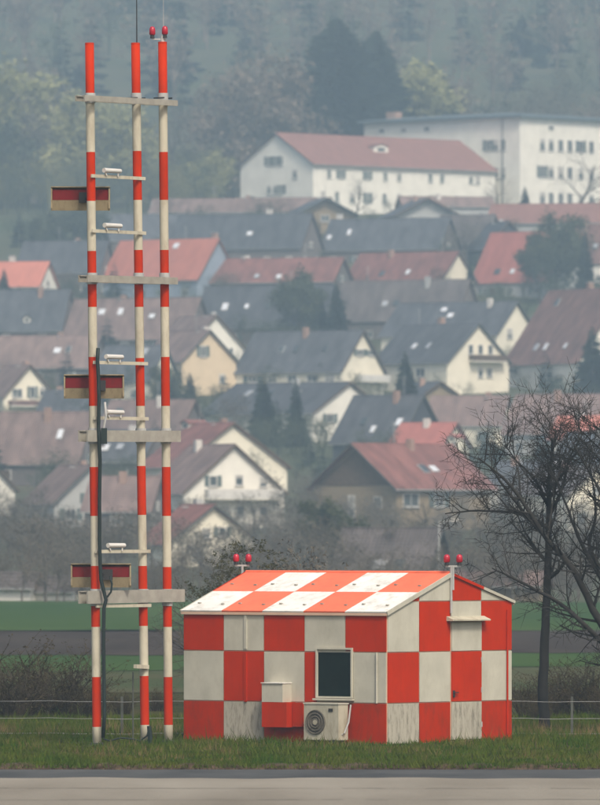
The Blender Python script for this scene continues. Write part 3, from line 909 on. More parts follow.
    if balcony:
        bx0, bx1, by, bh, bm = balcony
        y0, y1 = sorted((gl(bx0), gl(bx1)))
        z = zz(by)
        bo = MB().box((gx + go * .65, (y0 + y1)/2, z), (1.26, y1 - y0, .16)).build('balcony', WALL['white'], root)
        rl = MB().box((gx + go * 1.26, (y0 + y1)/2, z + bh/s/2 + .08), (.08, y1 - y0, bh / s))
        rl.build('railing', bm, bo)
        for yy in (y0 + .04, y1 - .04):
            MB().box((gx + go * .63, yy, z + bh/s/2 + .09), (1.16, .06, bh / s - .04)).build('railing', bm, bo)
    for (px, py, w, h, wm) in dormer:
        hh = (ye - py) / (ye - yr)
        base_px = px - hh * gp/2 if Rr else px + hh * gp/2
        t_ = (base_px - xa) / lp if Rr else (base_px - xc) / lp
        lx = -L/2 + t_ * L
        cy, cz = -W/2 + hh * W/2, he + hh * (hr - he)
        dw, dh = w / s, h / s
        do = MB().extrude([(lx - dw/2, cy - .3, cz), (lx + dw/2, cy - .3, cz), (lx + dw/2, cy - .3, cz + dh), (lx, cy - .3, cz + dh * 1.35), (lx - dw/2, cy - .3, cz + dh)], (0, min(2.6, dh / max(pitch, .3) + 1), 0)).build('dormer', WALL[wm], root)
        for sg in (-1, 1):
            MB().extrude([(lx + sg * (dw/2 + .2), cy - .5, cz + dh - .1), (lx, cy - .5, cz + dh * 1.35 + .06), (lx, cy - .5, cz + dh * 1.35 + .22), (lx + sg * (dw/2 + .2), cy - .5, cz + dh + .06)], (0, 2.8, 0)).build('dormer_roof', ROOF[roof], do)
        MB().box((lx, cy - .32, cz + dh * .5), (dw * .5, .04, dh * .6)).build('pane', M['pane'], do)
    if frieze:      # timber cladding in the gable
        MB().extrude([(gx + go * .02, -W/2 + .3, he + .2), (gx + go * .02, W/2 - .3, he + .2), (gx + go * .02, 0, hr - .5)], (go * .05, 0, 0)).build('gable_cladding', frieze, root)
    return root

SCH = 'large buildings on the hill'
# --- the long school-like building
house('L', 240, 313, 499, 132, 163, 214, 'pale', 'white', 'long white building with a pale red roof below the dark conifers', phi=45, group=SCH, name='school_building', cat='building', eave=1.0, verge=.5, panes='shutter',
      wf=[(x, 173, 4.5, 9) for x in (329, 341, 368, 386, 400, 432, 444, 474, 481)] + [(x, 196, 4.5, 11) for x in (323, 337, 352, 368, 385, 400, 416, 432, 447, 462, 478, 490)],
      wg=[(269, 159, 4.6, 9), (275, 159, 4.6, 9), (281, 159, 4.6, 9), (295, 173, 5, 9), (269, 188, 4.6, 9), (275, 188, 4.6, 9), (281, 188, 4.6, 9), (252, 196, 5, 5)],
      dormer=[(381, 148, 20, 6, 'white')])

def flat_block():
    d = 1696.0; yb = HOR - (zt(d) - CH) * F / d; s = F / d; ph = R(42)
    C = P(520, yb, d); C.z = zt(d)
    u = Vector((-math.cos(ph), math.sin(ph), 0)); v = Vector((math.sin(ph), math.cos(ph), 0))
    L = 155 / s / math.cos(ph); W = 125 / s / math.sin(ph)
    h = (yb - 117) / s
    base = C + u * L/2 + v * W/2; base.z = zt(d)
    root = empty('apartment_block', base, -ph)
    tag(root, 'tall pale block with a flat grey roof behind the long red-roofed building', 'building', SCH)
    MB().box((0, 0, h/2 - 4), (L, W, h + 8)).build('wall', WALL['white'], root)
    m_ = MB(); e = 1.0
    lo = [(-L/2 - e, -W/2 - e), (L/2 + e, -W/2 - e), (L/2 + e, W/2 + e), (-L/2 - e, W/2 + e)]
    hi = [(-L/2 + W/2, -.2), (L/2 - W/2, -.2), (L/2 - W/2, .2), (-L/2 + W/2, .2)]
    n0 = len(m_.v)
    m_.v += [(x, y, h - .02) for x, y in lo] + [(x, y, h + .5) for x, y in lo] + [(x * 1, y * 1, h + 1.5) for x, y in [(-L/4, -W/4), (L/4, -W/4), (L/4, W/4), (-L/4, W/4)]]
    for a in (0, 4):
        for i in range(4):
            j = (i + 1) % 4
            m_.f.append((a + i, a + j, a + 4 + j, a + 4 + i)); m_.m.append(0)
    m_.f.append((8, 9, 10, 11)); m_.m.append(0); m_.f.append((3, 2, 1, 0)); m_.m.append(0)
    ro = m_.build('roof', M['roof_felt'], root)
    MB().box((-L/2 + 3.5, -W/2 + 5, h + 1.2), (2.4, 2.0, 2.2)).build('chimney', M['chimney'], ro)
    MB().tube([(L/2 - 4.4, -W/2 - .12, 0), (L/2 - 4.4, -W/2 - .12, h)], [.1, .1], 6).build('downpipe', M['post'], root)
    zz = lambda py: (yb - py) / s
    for px in (383, 405, 428, 489, 496.5, 503.5):
        for py in ((125,) if px < 430 else (144, 172)):
            lx = L/2 - (520 - px) / s / math.cos(ph)
            window(root, (lx, -W/2, zz(py)), (1, 0, 0), (0, -1, 0), 5.2 / s / math.cos(ph), (11 if py > 130 else 4) / s, M['pane'])
    for py in (126, 143.5, 170.5, 197):
        for px in (543, 552, 562, 571.5, 583, 594):
            ly = -W/2 + (px - 520) / s / math.sin(ph)
            if ly < W/2 - 1 and not (py == 126 and px != 552):
                window(root, (L/2, ly, zz(py)), (0, 1, 0), (1, 0, 0), 5.4 / s / math.sin(ph), (12 if py > 130 else 4) / s, M['pane'])
M['roof_felt'] = mat('roof_felt', (.10, .13, .14), .9, .15, .3)
flat_block()

# --- rows of the village, from the top of the slope down
H = house
H('R', 150, 325, 333, 198, 211, 228, 'mauve', 'grey', 'long low building with a pale mauve roof below the school gable', phi=14)
H('R', 488, 640, 655, 203, 222, 243, 'pale', 'grey', 'long low roof of dull red tiles below the flat-roofed block', phi=14)
H('L', 398, 404, 494, 197, 206, 229, 'mauve', 'grey', 'low mauve roof tucked under the right end of the long white building', phi=12)
H('R', 290, 297, 355, 199, 214, 235, 'slate', 'tan', 'broad dark gable with an olive wall in front of the long white building', phi=78, eave=1.1, verge=1.2, wg=[(325, 218, 9, 7)])
H('R', 390, 398, 456, 199, 214, 236, 'slate', 'grey', 'broad dark gable with a grey wall near the right end of the long white building', phi=78, eave=1.1, verge=1.2, wg=[(413, 220, 6, 7), (433, 220, 6, 7)])
H('R', 168, 300, 322, 214, 247, 268, 'slate', 'shaded', 'wide dark slate roof with a tall pale chimney under the school gable', chim=(268,), white_chim=True, sky=[(250, 233)])
H('R', 322, 438, 460, 218, 248, 267, 'slate', 'shaded', 'dark slate roof with a pale chimney at its left end', chim=(336,), white_chim=True, sky=[(350, 231), (324, 236)])
H('R', 436, 486, 502, 215, 243, 262, 'slateb', 'shaded', 'brown slate roof left of the small dark gable')
H('L', 92, 112, 205, 214, 240, 262, 'slate', 'shaded', 'faint blue-grey roof high behind the mast')
H('R', 478, 486, 532, 222, 248, 270, 'slate', 'dark', 'small dark slate-hung gable above the red roof with two skylights', phi=75, wg=[(509, 240, 7, 6)])
H('R', 560, 640, 662, 224, 262, 286, 'brown', 'white', 'brown-red roof behind the big round tree at the right edge', sky=[(597, 246)])
H('R', 16, 98, 114, 241, 272, 296, 'slate', 'shaded', 'blue-grey roof right of the small orange roof at the left edge')
H('R', -28, 38, 56, 262, 286, 307, 'orange', 'white', 'small bright orange roof at the left edge', chim=(10,), white_chim=True)
H('R', 100, 197, 238, 239, 279, 301, 'orange', 'blue', 'large orange-red roof with a blue-grey gable behind the mast', sky=[(176, 245)], chim=(214,))
H('R', 203, 332, 352, 258, 281, 304, 'redbrown', 'shaded', 'long dull red roof with two skylights near its eave', sky=[(257, 276), (279, 277)])
H('R', 345, 440, 476, 252, 281, 301, 'redbrown', 'cream', 'dull red roof with a pale left verge and two skylights', sky=[(383, 273), (409, 272)], wg=[(470, 280, 4, 6)])
H('R', 474, 548, 590, 231, 281, 299, 'red', 'grey', 'steep red roof with two skylights left of the round tree', sky=[(499, 271), (514, 271)])
H('R', -12, 60, 76, 290, 330, 347, 'slate', 'shaded', 'dark blue-grey roof below the small orange roof', dormer=[(27, 322, 7, 5, 'white')])
H('R', 62, 186, 212, 298, 338, 353, 'mauve', 'shaded', 'wide mauve roof with skylights behind the mast poles', sky=[(101, 311), (120, 311), (152, 316), (180, 334)])
H('R', 195, 322, 345, 286, 326, 347, 'slate', 'shaded', 'dark slate roof with a row of four skylights left of the garden conifers', sky=[(225, 306), (247, 306), (268, 306), (297, 309)])
H('R', 333, 455, 482, 280, 319, 343, 'slateb', 'shaded', 'brown-grey roof with paired skylights below the dull red roofs', sky=[(386, 303), (397, 303), (446, 317)])
H('R', 382, 496, 537, 302, 334, 364, 'slate', 'cream', 'bright cream gable with one small window behind the balcony house', sky=[(446, 309), (452, 315)], wg=[(510, 333, 5.5, 10)], wf=[])
H('R', 375, 447, 510, 324, 362, 395, 'slate', 'cream', 'cream gabled house with a balcony under its dark roof', phi=50, sky=[(416, 346), (430, 346)], chim=(440,), wf=[(421, 372, 9, 9)],
  wg=[(471, 349, 5, 10), (481, 349, 5, 10), (491, 349, 5, 10), (481, 372, 5, 10), (490, 372, 6, 9)], balcony=(469, 503, 361, 6, M['timber']))
H('R', 508, 578, 672, 288, 362, 394, 'brown', 'white', 'large brown-red roof over a low white wall at the right edge', phi=62, sky=[(540, 346), (549, 346), (568, 346), (562, 300)], chim=(590,), wf=[(516, 368, 10, 6), (560, 378, 8, 9)])
H('R', 235, 340, 384, 331, 371, 399, 'slate', 'cream', 'long dark roof with three skylights and a cream gable to the right', sky=[(282, 349), (297, 349), (326, 349)],
  wf=[(x, 378, 9, 7) for x in (252, 272, 292, 312, 330)], wg=[(360, 352, 6, 7), (372, 352, 6, 6), (361, 379, 7, 7), (372, 379, 7, 7)], balcony=(354, 384, 381, 6, M['frame']))
H('R', 148, 184, 247, 316, 352, 374, 'mauve', 'white', 'tall white gable peeping out above the yellow gabled house', phi=62, wg=[(231, 350, 4, 6)])
H('R', 140, 182, 236, 331, 361, 396, 'mauve', 'yellow', 'warm yellow gable with one dark window right of the mast', phi=60, wg=[(203, 351, 6, 11), (222, 378, 6, 9)])
H('R', 200, 312, 386, 383, 413, 442, 'slate', 'white', 'dark roof behind two conifers with a bright white gable wall', phi=48, sky=[(248, 393), (298, 393), (272, 393)], wg=[(330, 418, 7, 9)], wf=[])
H('R', 333, 398, 446, 396, 442, 464, 'slate', 'dark', 'steep slate roof cutting across the bright white gable', sky=[(365, 422), (374, 430), (400, 423)])
H('R', -22, 3, 55, 366, 397, 418, 'mauve', 'cream', 'cream gable with three windows at the left edge', phi=62, wg=[(17, 393, 10, 9), (32, 392, 5, 12), (43, 391, 8, 9)], balcony=(8, 40, 406, 5, ROOF['brown']))
H('R', -12, 88, 108, 336, 367, 386, 'mauve', 'shaded', 'mauve roof with a pair of skylights above the cream gable at the left edge', sky=[(57, 351), (68, 350)])
H('R', 92, 148, 178, 346, 380, 404, 'slate', 'cream', 'slate roof behind the middle antenna head', sky=[(145, 352), (128, 368)])
H('R', 38, 88, 106, 391, 413, 432, 'slate', 'shaded', 'small slate roof right of the cream gable at the left edge')
H('R', 98, 178, 206, 401, 434, 454, 'mauve', 'shaded', 'mauve roof behind the lower clamp of the mast', sky=[(118, 412)])
H('R', -18, 76, 104, 413, 463, 487, 'mauve', 'shaded', 'big weathered mauve roof with one skylight at the left edge', sky=[(60, 435)])
H('R', 74, 140, 172, 431, 461, 486, 'slate', 'shaded', 'slate roof with two skylights between the first two poles', sky=[(105, 449), (120, 448)])
H('R', 138, 178, 287, 424, 467, 496, 'redbrown', 'cream', 'wide cream gable under a dull red roof above the balcony gable', phi=60, wg=[], dormer=[(186, 427, 14, 5, 'white')])
H('R', 140, 183, 284, 446, 493, 529, 'mauve', 'white', 'grey-white gabled house with a long white balcony', phi=66, wg=[(213, 481, 8, 11), (239, 480, 8, 11), (263, 482, 8, 10), (213, 511, 8, 10), (240, 511, 8, 10), (263, 511, 8, 10)], balcony=(204, 279, 499, 9, M['frame']))
H('R', 138, 168, 259, 507, 544, 567, 'redbrown', 'cream', 'cream gable with twin windows just above the shelter roof', phi=66, wg=[(206, 533, 8, 10), (222, 532, 8, 10), (243, 552, 8, 9), (196, 555, 8, 9)])
H('L', 314, 397, 492, 445, 487, 533, 'redbrown', 'tan', 'brown timbered house with tan walls and a faded red roof above the shelter', phi=50, frieze=M['timber'], eave=.9, verge=.8, sky=[(424, 470), (434, 470)], wg=[(352, 506, 7, 22), (378, 502, 8, 11)], wf=[(411, 500, 16, 14), (440, 500, 10, 14)])
H('R', 393, 440, 470, 424, 447, 470, 'red', 'cream', 'small bright red roof behind the faded red roof', dormer=[(452, 441, 8, 4, 'cream')])
H('R', 428, 500, 514, 397, 425, 447, 'mauve', 'cream', 'mauve roof below the cream balcony house')
H('R', 505, 598, 630, 395, 433, 458, 'mauve', 'grey', 'mauve roof behind the bare tree crown', sky=[(583, 419)])
H('R', 408, 415, 466, 383, 401, 422, 'slate', 'tan', 'small tan gable with a dark roof under the balcony house', phi=72, wg=[(440, 408, 8, 8)])
H('R', 490, 552, 580, 462, 486, 510, 'slate', 'white', 'slate-blue roof seen through the bare branches', sky=[(519, 464), (560, 462)])
H('R', 553, 602, 640, 433, 464, 488, 'slate', 'white', 'slate roof with a white wall at the right edge behind the bare tree')
H('R', 550, 614, 640, 417, 440, 461, 'orange', 'white', 'small orange roof at the right edge seen through twigs')
H('R', 336, 424, 452, 531, 577, 590, 'slateb', 'tan', 'plain grey-brown barn roof just above the shelter ridge', sky=[(381, 568), (400, 568)], name='barn', cat='barn')
H('R', 22, 54, 126, 467, 503, 528, 'mauve', 'grey', 'dim grey gable behind the left pole below the slate roof', phi=64)
H('R', -70, -34, 14, 464, 490, 516, 'slateb', 'white', 'bright white gable wall cut by the left edge', phi=62, wg=[])
H('R', 84, 148, 166, 478, 511, 534, 'mauve', 'shaded', 'dull mauve roof low between the mast poles')
H('R', 515, 568, 626, 468, 494, 532, 'slateb', 'cream', 'cream walled house behind the bare tree at the right edge', phi=55)
H('R', -14, 30, 37, 576, 586, 600, 'slateb', 'white', 'low pale shed behind the field at the left edge', name='shed', cat='shed', group='sheds at the field edge', phi=20, wf=[], wg=[])
H('R', 52, 72, 77, 580, 589, 600, 'slateb', 'white', 'small pale shed behind the field left of the mast', name='shed', cat='shed', group='sheds at the field edge', phi=20, wf=[], wg=[])
H('R', 470, 536, 546, 575, 585, 602, 'mauve', 'tan', 'low tan shed behind the field right of the shelter roof', name='shed', cat='shed', group='sheds at the field edge', phi=20, wf=[], wg=[])

# ------------------------------------------------------------------ a street lamp at the village edge
lb = P(439, HOR + CH * F / 600, 600); lb.z = zt(600)
lamp = empty('street_lamp', lb)
tag(lamp, 'thin grey street lamp pole rising right of the barn roof', 'street lamp')
MB().tube([(0, 0, -.1), (0, 0, 3), (0, 0, 5.3)], [.09, .07, .05], 8).build('pole', M['galv'], lamp)
MB().bar((0, 0, 5.25), (.9, 0, 5.4), .05, .05).build('arm', M['galv'], lamp)
MB().box((1.05, 0, 5.4), (.55, .2, .12)).build('lamp_head', M['frame'], lamp)

# ------------------------------------------------------------------ trees
def rvec(r):
    while True:
        v = Vector((r.uniform(-1, 1), r.uniform(-1, 1), r.uniform(-1, 1)))
        if .05 < v.length < 1: return v.normalized()

def grow(wood, twig, r, p, dr, ln, rad, lvl, maxl, gravity=.02, tips=None, spread=.75, nseg=4):
    """one limb as a bent tube, then its side limbs"""
    pts, rads = [p.copy()], [rad]
    d = dr.normalized()
    for i in range(nseg):
        d = (d + rvec(r) * .20 + Vector((0, 0, .09 - gravity * lvl))).normalized()
        pts.append(pts[-1] + d * ln / nseg); rads.append(rad * (1 - .72 * (i + 1) / nseg))
    tgt = wood if lvl <= 1 else twig
    tgt.tube(pts, rads, 6 if lvl == 0 else (5 if lvl == 1 else 3), cap=False)
    if lvl >= maxl:
        if tips is not None: tips.extend(pts[1:])
        return
    nk = {0: 9, 1: 7, 2: 5, 3: 4}.get(lvl, 3)
    for k in range(nk):
        t = .30 + .70 * (k + r.random() * .8) / nk if lvl == 0 else .15 + .85 * (k + r.random() * .8) / nk
        t = min(t, .99)
        i = min(int(t * nseg), nseg - 1); f = t * nseg - i
        q = pts[i].lerp(pts[i + 1], f)
        axis = (pts[i + 1] - pts[i]).normalized()
        sd = rvec(r); sd = (sd - axis * sd.dot(axis)).normalized()
        nd = axis * (1 - spread * .6) + sd * spread
        grow(wood, twig, r, q, nd, ln * r.uniform(.42, .66) * (1.1 - .35 * t), max(.007, (rads[i] * (1 - f) + rads[i + 1] * f) * .55), lvl + 1, maxl, gravity, tips, spread, max(2, nseg - 1))

def leaves(mb, r, pts, n, size, jit):
    for _ in range(n):
        c = r.choice(pts) + rvec(r) * jit * r.random()
        a = rvec(r) * size * r.uniform(.5, 1.2); b = rvec(r) * size * r.uniform(.5, 1.2)
        mb.face((c - a * .5, c + b * .6, c + a * .5 + b * .2))

def proto_broad(seed, nleaf, size, jit=.9, maxl=3):
    """a 10 m broadleaf in early spring: (wood, twigs, foliage)"""
    r = random.Random(seed)
    w, t, l = MB(), MB(), MB(); tips = []
    grow(w, t, r, Vector((0, 0, -.3)), Vector((r.uniform(-.05, .05), 0, 1)), 7.4, .22, 0, maxl, .03, tips, .8, 5)
    if nleaf: leaves(l, r, tips, nleaf, size, jit)
    return w, t, l

def merge(a, b, shift):
    n = len(a.v); a.v += b.v; a.f += [tuple(i + n for i in f) for f in b.f]; a.m += [shift] * len(b.f)

def proto_conifer(seed, h=10.0, rad=2.0, levels=30, per=9, rounded=False):
    r = random.Random(seed)
    lob = [(r.uniform(0, 6.28), r.uniform(1, 3), r.uniform(0, 6.28)) for _ in range(4)]
    t, l = MB(), MB()
    t.tube([(0, 0, -.3), (0, 0, h * .98)], [.16, .02], 6)
    for k in range(levels):
        f = (k + r.random()) / levels
        z = h * (.06 + .93 * f)
        r0 = rad * ((1 - f ** 2.4) ** .9 * (.55 + .45 * min(1, f * 4)) if rounded else (1 - f) ** .75) + .08
        for j in range(per):
            an = r.uniform(0, 2 * math.pi)
            rr = r0 * r.uniform(.7, 1.12) * (1 + (.16 if rounded else .10) * sum(math.sin(an * round(b) + a + f * 9 * c / 6) for a, b, c in lob))
            dv = Vector((math.cos(an), math.sin(an), 0)); sv = Vector((-dv.y, dv.x, 0))
            base = Vector((0, 0, z)); tip = base + dv * rr * r.uniform(.7, 1.1) + Vector((0, 0, -rr * r.uniform(.05, .35)))
            for q in range(5):
                c = base.lerp(tip, .2 + .16 * q + r.uniform(-.05, .05))
                w = rr * .22 * r.uniform(.6, 1.3) * (1.1 - q * .12)
                nx = c + (tip - base) * .28
                l.face((c - sv * w, nx + Vector((0, 0, -.05)), c + sv * w + Vector((0, 0, -w * .6))))
                l.face((c + Vector((0, 0, .05)), nx, c + Vector((0, 0, -w * 1.6)) + sv * w * r.uniform(-.5, .5)))
    return t, l

BARK = {'needle': 'bark', 'leaf_yellow': 'bark_pale', 'leaf_green': 'bark_grey', 'leaf_brown': 'bark_pale', 'leaf_grey': 'bark_grey', 'twig': 'bark_grey'}
CON = [proto_conifer(s, 10, rr, 46, 15) for s, rr in ((1, 1.9), (2, 2.4), (3, 1.5))] + [proto_conifer(4, 10, 3.3, 70, 44, True)]
CON_M = [(t.mesh('trunk', M['bark']), l.mesh('crown', M['needle'])) for t, l in CON]
BRO = {}
for key, seed, nl, sz in (('leaf_yellow', 21, 11000, .46), ('leaf_green', 22, 9000, .45), ('leaf_brown', 23, 9000, .40), ('leaf_grey', 24, 2200, .30), ('leaf_olive2', 27, 8000, .17), ('bare', 25, 0, .2)):
    lst = []
    for k in range(2):
        w, t, l = proto_broad(seed + 50 * k, nl, sz, .22 if key == 'leaf_olive2' else .9)
        tm = M['bark_pale'] if key in ('leaf_yellow', 'leaf_brown') else M['bark_grey']
        merge(t, l, 1)
        lst.append((w.mesh('trunk', tm), t.mesh('crown', [tm, M[key] if key != 'bare' else tm])))
    BRO[key] = lst

def tree(kind, px, ytop, ybase, label, group, wide=1.0, var=0, name=None, d=None, cat='tree'):
    d = d or d_of_row(ybase)
    h = (ybase - ytop) / F * d
    base = P(px, ybase, d); base.z = zt(d)
    root = empty(name or ('conifer_tree' if kind == 'con' else 'broadleaf_tree'), base, rnd.uniform(0, 6))
    tag(root, label, cat, group)
    if kind == 'con':
        tm, cm = CON_M[var % 4]; k = h / 10.0
    else:
        tm, cm = BRO[kind][var % 2]; k = h / 10.0
    put('trunk', tm, root, scale=(k * wide, k * wide, k))
    put('crown', cm, root, scale=(k * wide, k * wide, k))
    return root

def in_hill(px, d):
    return zt(d)

def hill_tree(kind, px, ytop, d, label, wide=1.0, var=0):
    yb = HOR - (zt(d) - CH) * F / d
    tree(kind, px, ytop, yb, label, 'trees at the edge of the wood', wide, var, d=d)
hill_tree('con', 336, 15, 1738, 'tall dark conifer, the highest above the long red-roofed building', 1.0, 3)
hill_tree('con', 320, 52, 1742, 'dark conifer just left of the tallest conifer', .9, 3)
hill_tree('con', 376, 28, 1744, 'dark conifer just right of the tallest conifer', .85, 3)
hill_tree('con', 430, 62, 1770, 'hazy conifer above the left end of the flat grey roof', .9, 3)
hill_tree('leaf_brown', 268, 50, 1715, 'brown budding tree above the peak of the school gable', 1.1, 0)
hill_tree('leaf_yellow', 402, 62, 1764, 'pale green tree above the left end of the flat roof', 1.0, 1)
hill_tree('leaf_yellow', 34, 48, 1720, 'pale yellow-green tree at the upper left edge', 1.2, 0)
hill_tree('leaf_yellow', 100, 92, 1700, 'pale green tree between the first two mast poles', 1.2, 1)
hill_tree('leaf_grey', 66, 84, 1705, 'grey budding tree left of the first mast pole', 1.1, 0)
hill_tree('leaf_yellow', 196, 152, 1680, 'small pale green tree left of the school gable', 1.2, 0)
hill_tree('leaf_brown', 228, 66, 1760, 'brown tree right of the mast top', 1.0, 1)
hill_tree('leaf_grey', 178, 96, 1740, 'grey tree right behind the third mast pole', 1.1, 1)
hill_tree('leaf_green', 8, 120, 1700, 'dark green tree low at the left edge of the wood', 1.1, 0)
hill_tree('leaf_brown', 440, 78, 1775, 'brownish tree behind the middle of the flat roof', 1.0, 0)
hill_tree('con', 522, 12, 2050, 'far hazy conifer near the upper right', 1.4, 1)
hill_tree('con', 560, 6, 2070, 'far hazy conifer closest to the right edge', 1.4, 0)

VT = 'trees among the houses'
tree('con', 525, 186, 222, 'small dark conical tree in front of the flat-roofed block', VT, 1.3, 0)
tree('bare', 356, 166, 222, 'bare tree in front of the long white building', VT, 1.0, 0)
tree('bare', 575, 138, 224, 'large bare tree in front of the flat-roofed block', VT, 1.2, 1)
tree('bare', 500, 168, 224, 'small bare tree right of the long white building', VT, .9, 0)
tree('leaf_green', 556, 213, 303, 'big round dark tree among the roofs at the right', VT, 1.05, 0)
tree('leaf_green', 540, 232, 304, 'dark green tree leaning on the left of the big round tree', VT, .9, 1)
tree('con', 585, 232, 304, 'slim dark conifer on the right of the big round tree', VT, 1.2, 2)
tree('leaf_green', 296, 268, 350, 'dark garden tree left of the two small garden conifers', VT, .95, 1)
tree('con', 336, 280, 350, 'dark garden conifer right of the dark garden tree', VT, 1.2, 0)
tree('con', 318, 286, 349, 'small garden conifer between two darker trees', VT, 1.2, 1)
tree('con', 405, 350, 428, 'slim dark conifer left of the cream balcony house', VT, 1.0, 1)
tree('con', 263, 372, 446, 'dark conifer left of the bright white gable wall', VT, 1.0, 1)
tree('con', 296, 378, 447, 'dark conifer close beside the bright white gable wall', VT, 1.0, 0)
tree('con', 592, 326, 404, 'dark blue conifer against the big roof at the right edge', VT, 1.3, 1)
tree('con', 4, 268, 310, 'dark conifer before the small orange roof', VT, 1.3, 0)
tree('leaf_green', 40, 212, 262, 'dark tree above the small orange roof', VT, 1.2, 0)
tree('leaf_green', 84, 196, 262, 'dark tree left of the top antenna head', VT, 1.0, 1)
tree('leaf_grey', 62, 262, 302, 'grey bush tree beside the small orange roof', VT, 1.2, 0)
tree('leaf_grey', 228, 268, 306, 'grey garden tree right of the blue-grey gable', VT, 1.2, 1)
tree('leaf_green', 165, 366, 418, 'dark garden tree left of the yellow gabled house', VT, 1.2, 0)
tree('con', 190, 372, 420, 'dark conifer at the foot of the yellow gabled house', VT, 1.3, 0)
tree('leaf_grey', 235, 388, 444, 'grey garden tree below the yellow gabled house', VT, 1.1, 1)
tree('leaf_grey', 468, 218, 266, 'grey tree between the two broad dark gables and the steep red roof', VT, 1.2, 1)
tree('con', 470, 258, 304, 'small dark conifer left of the steep red roof', VT, 1.2, 2)
tree('leaf_green', 340, 500, 584, 'bluish green tree left of the barn roof', VT, 1.0, 0)
tree('con', 322, 504, 586, 'dark conifer left of the barn roof', VT, 1.2, 1)
tree('leaf_grey', 298, 470, 560, 'grey tree between the balcony house and the timbered house', VT, 1.0, 0)
tree('bare', 440, 470, 572, 'bare tree right of the barn roof', VT, .9, 1)
tree('leaf_grey', 120, 500, 590, 'grey tree low behind the mast', VT, 1.0, 1)
tree('bare', 30, 490, 594, 'bare tree low at the left edge of the village', VT, 1.0, 0)
tree('leaf_grey', 500, 500, 592, 'grey tree behind the twin lamps of the shelter', VT, 1.1, 0)

# ------------------------------------------------------------------ masses: far wood, thickets, gardens
def tri_arrays(mb):
    T = []
    for f in mb.f:
        for i in range(1, len(f) - 1): T.append((f[0], f[i], f[i + 1]))
    return np.array(mb.v), np.array(T)

def scatter(name, proto, spots, m, label, cat, seed):
    g = np.random.default_rng(seed)
    pv, pt = tri_arrays(proto)
    Vs, Ts, off = [], [], 0
    for (x, y, z, k, w) in spots:
        a = g.random() * 6.28
        c, s_ = math.cos(a), math.sin(a)
        q = np.stack([(pv[:, 0] * c - pv[:, 1] * s_) * k * w + x, (pv[:, 0] * s_ + pv[:, 1] * c) * k * w + y, pv[:, 2] * k + z], 1)
        Vs.append(q); Ts.append(pt + off); off += len(pv)
    o = np_mesh(name, np.concatenate(Vs), np.concatenate(Ts), m)
    tag(o, label, cat, kind='stuff')
    return o

def lowpoly_broad(seed, n, size):
    r = random.Random(seed); mb = MB()
    mb.tube([(0, 0, -.3), (.1, 0, 4), (0, .1, 7)], [.2, .13, .05], 4, cap=False)
    cl = [Vector((r.gauss(0, 1.5), r.gauss(0, 1.5), r.uniform(3.2, 9))) for _ in range(26)]
    cl = [Vector((c.x * (1 - max(0, c.z - 6) / 5), c.y * (1 - max(0, c.z - 6) / 5), c.z)) for c in cl]
    for c in cl: mb.tube([(0, 0, min(c.z * .6, 6)), tuple(c)], [.06, .02], 3, cap=False)
    leaves(mb, r, cl, n, size, 1.3)
    return mb

def wood_spots(seed, n, d0, d1, hmin, hmax, wide):
    g = np.random.default_rng(seed); out = []
    for _ in range(n):
        d = d0 + (d1 - d0) * g.random() ** .8
        x = (g.random() * 2 - 1) * (d * .11 + 8)
        k = (hmin + (hmax - hmin) * g.random()) / 10.0
        out.append((x, d, zt(d) - .3, k, wide * (.85 + .3 * g.random())))
    return out
scatter('far_wood', lowpoly_broad(61, 420, .55), wood_spots(71, 900, 1780, 3100, 14, 22, 1.0), M['leaf_brown'], 'hazy bare broadleaf wood covering the hill', 'wood', 1)
scatter('green_wood', lowpoly_broad(62, 420, .6), wood_spots(72, 330, 1760, 3000, 13, 21, 1.0), M['leaf_green'], 'hazy green trees mixed into the wood on the hill', 'wood', 2)
scatter('conifer_wood', proto_conifer(63, 10, 2.3, 16, 7)[1], wood_spots(73, 500, 1900, 3150, 16, 26, 1.1), M['needle'], 'hazy conifers standing in the wood on the hill', 'wood', 3)

def bush_proto(seed, n_stem, n_leaf, size, h=2.0, spread=.9):
    """a many-stemmed shrub about h high"""
    r = random.Random(seed); mb = MB(); lf = MB(); tips = []
    for _ in range(n_stem):
        a = r.uniform(0, 6.28); rr = r.random() ** .6 * spread * .45
        p = Vector((math.cos(a) * rr, math.sin(a) * rr, -.05))
        dr = Vector((math.cos(a) * rr * .9, math.sin(a) * rr * .9, 1)).normalized()
        grow(mb, mb, r, p, dr, h * r.uniform(.45, .85), .016, 2, 3, .02, tips, .6, 4)
    if n_leaf: leaves(lf, r, tips, n_leaf, size, .07)
    return mb, lf

# village-edge thickets and garden scrub between the houses
def thicket(name, rows, n, hmin, hmax, m, label, seed, xr=(-30, 630)):
    g = np.random.default_rng(seed); spots = []
    for _ in range(n):
        px = xr[0] + (xr[1] - xr[0]) * g.random(); d = rows[0] + (rows[1] - rows[0]) * g.random()
        k = (hmin + (hmax - hmin) * g.random()) / 10
        spots.append(((px - 300) / F * d, d, zt(d) - .2, k, 1.25))
    r = random.Random(seed); w, t, l = proto_broad(seed, 1100, .34, 1.2, 2)
    merge(t, w, 0); merge(t, l, 0)
    scatter(name, t, spots, m, label, 'scrub', seed)
thicket('edge_thicket', (570, 640), 130, 1.8, 4.4, M['leaf_grey'], 'grey bare thicket along the far edge of the green field', 81)
thicket('garden_scrub', (660, 990), 230, 2.6, 6.6, M['leaf_grey'], 'bare grey garden scrub among the lower houses', 82)
thicket('slope_orchard', (1655, 1760), 70, 6.0, 13.0, M['leaf_yellow_dim'], 'pale budding trees filling the slope behind the mast top', 84, (-40, 232))
thicket('slope_thicket', (1650, 1770), 60, 5.0, 12.0, M['leaf_green'], 'dark bushes filling the slope behind the mast top', 85, (-40, 236))
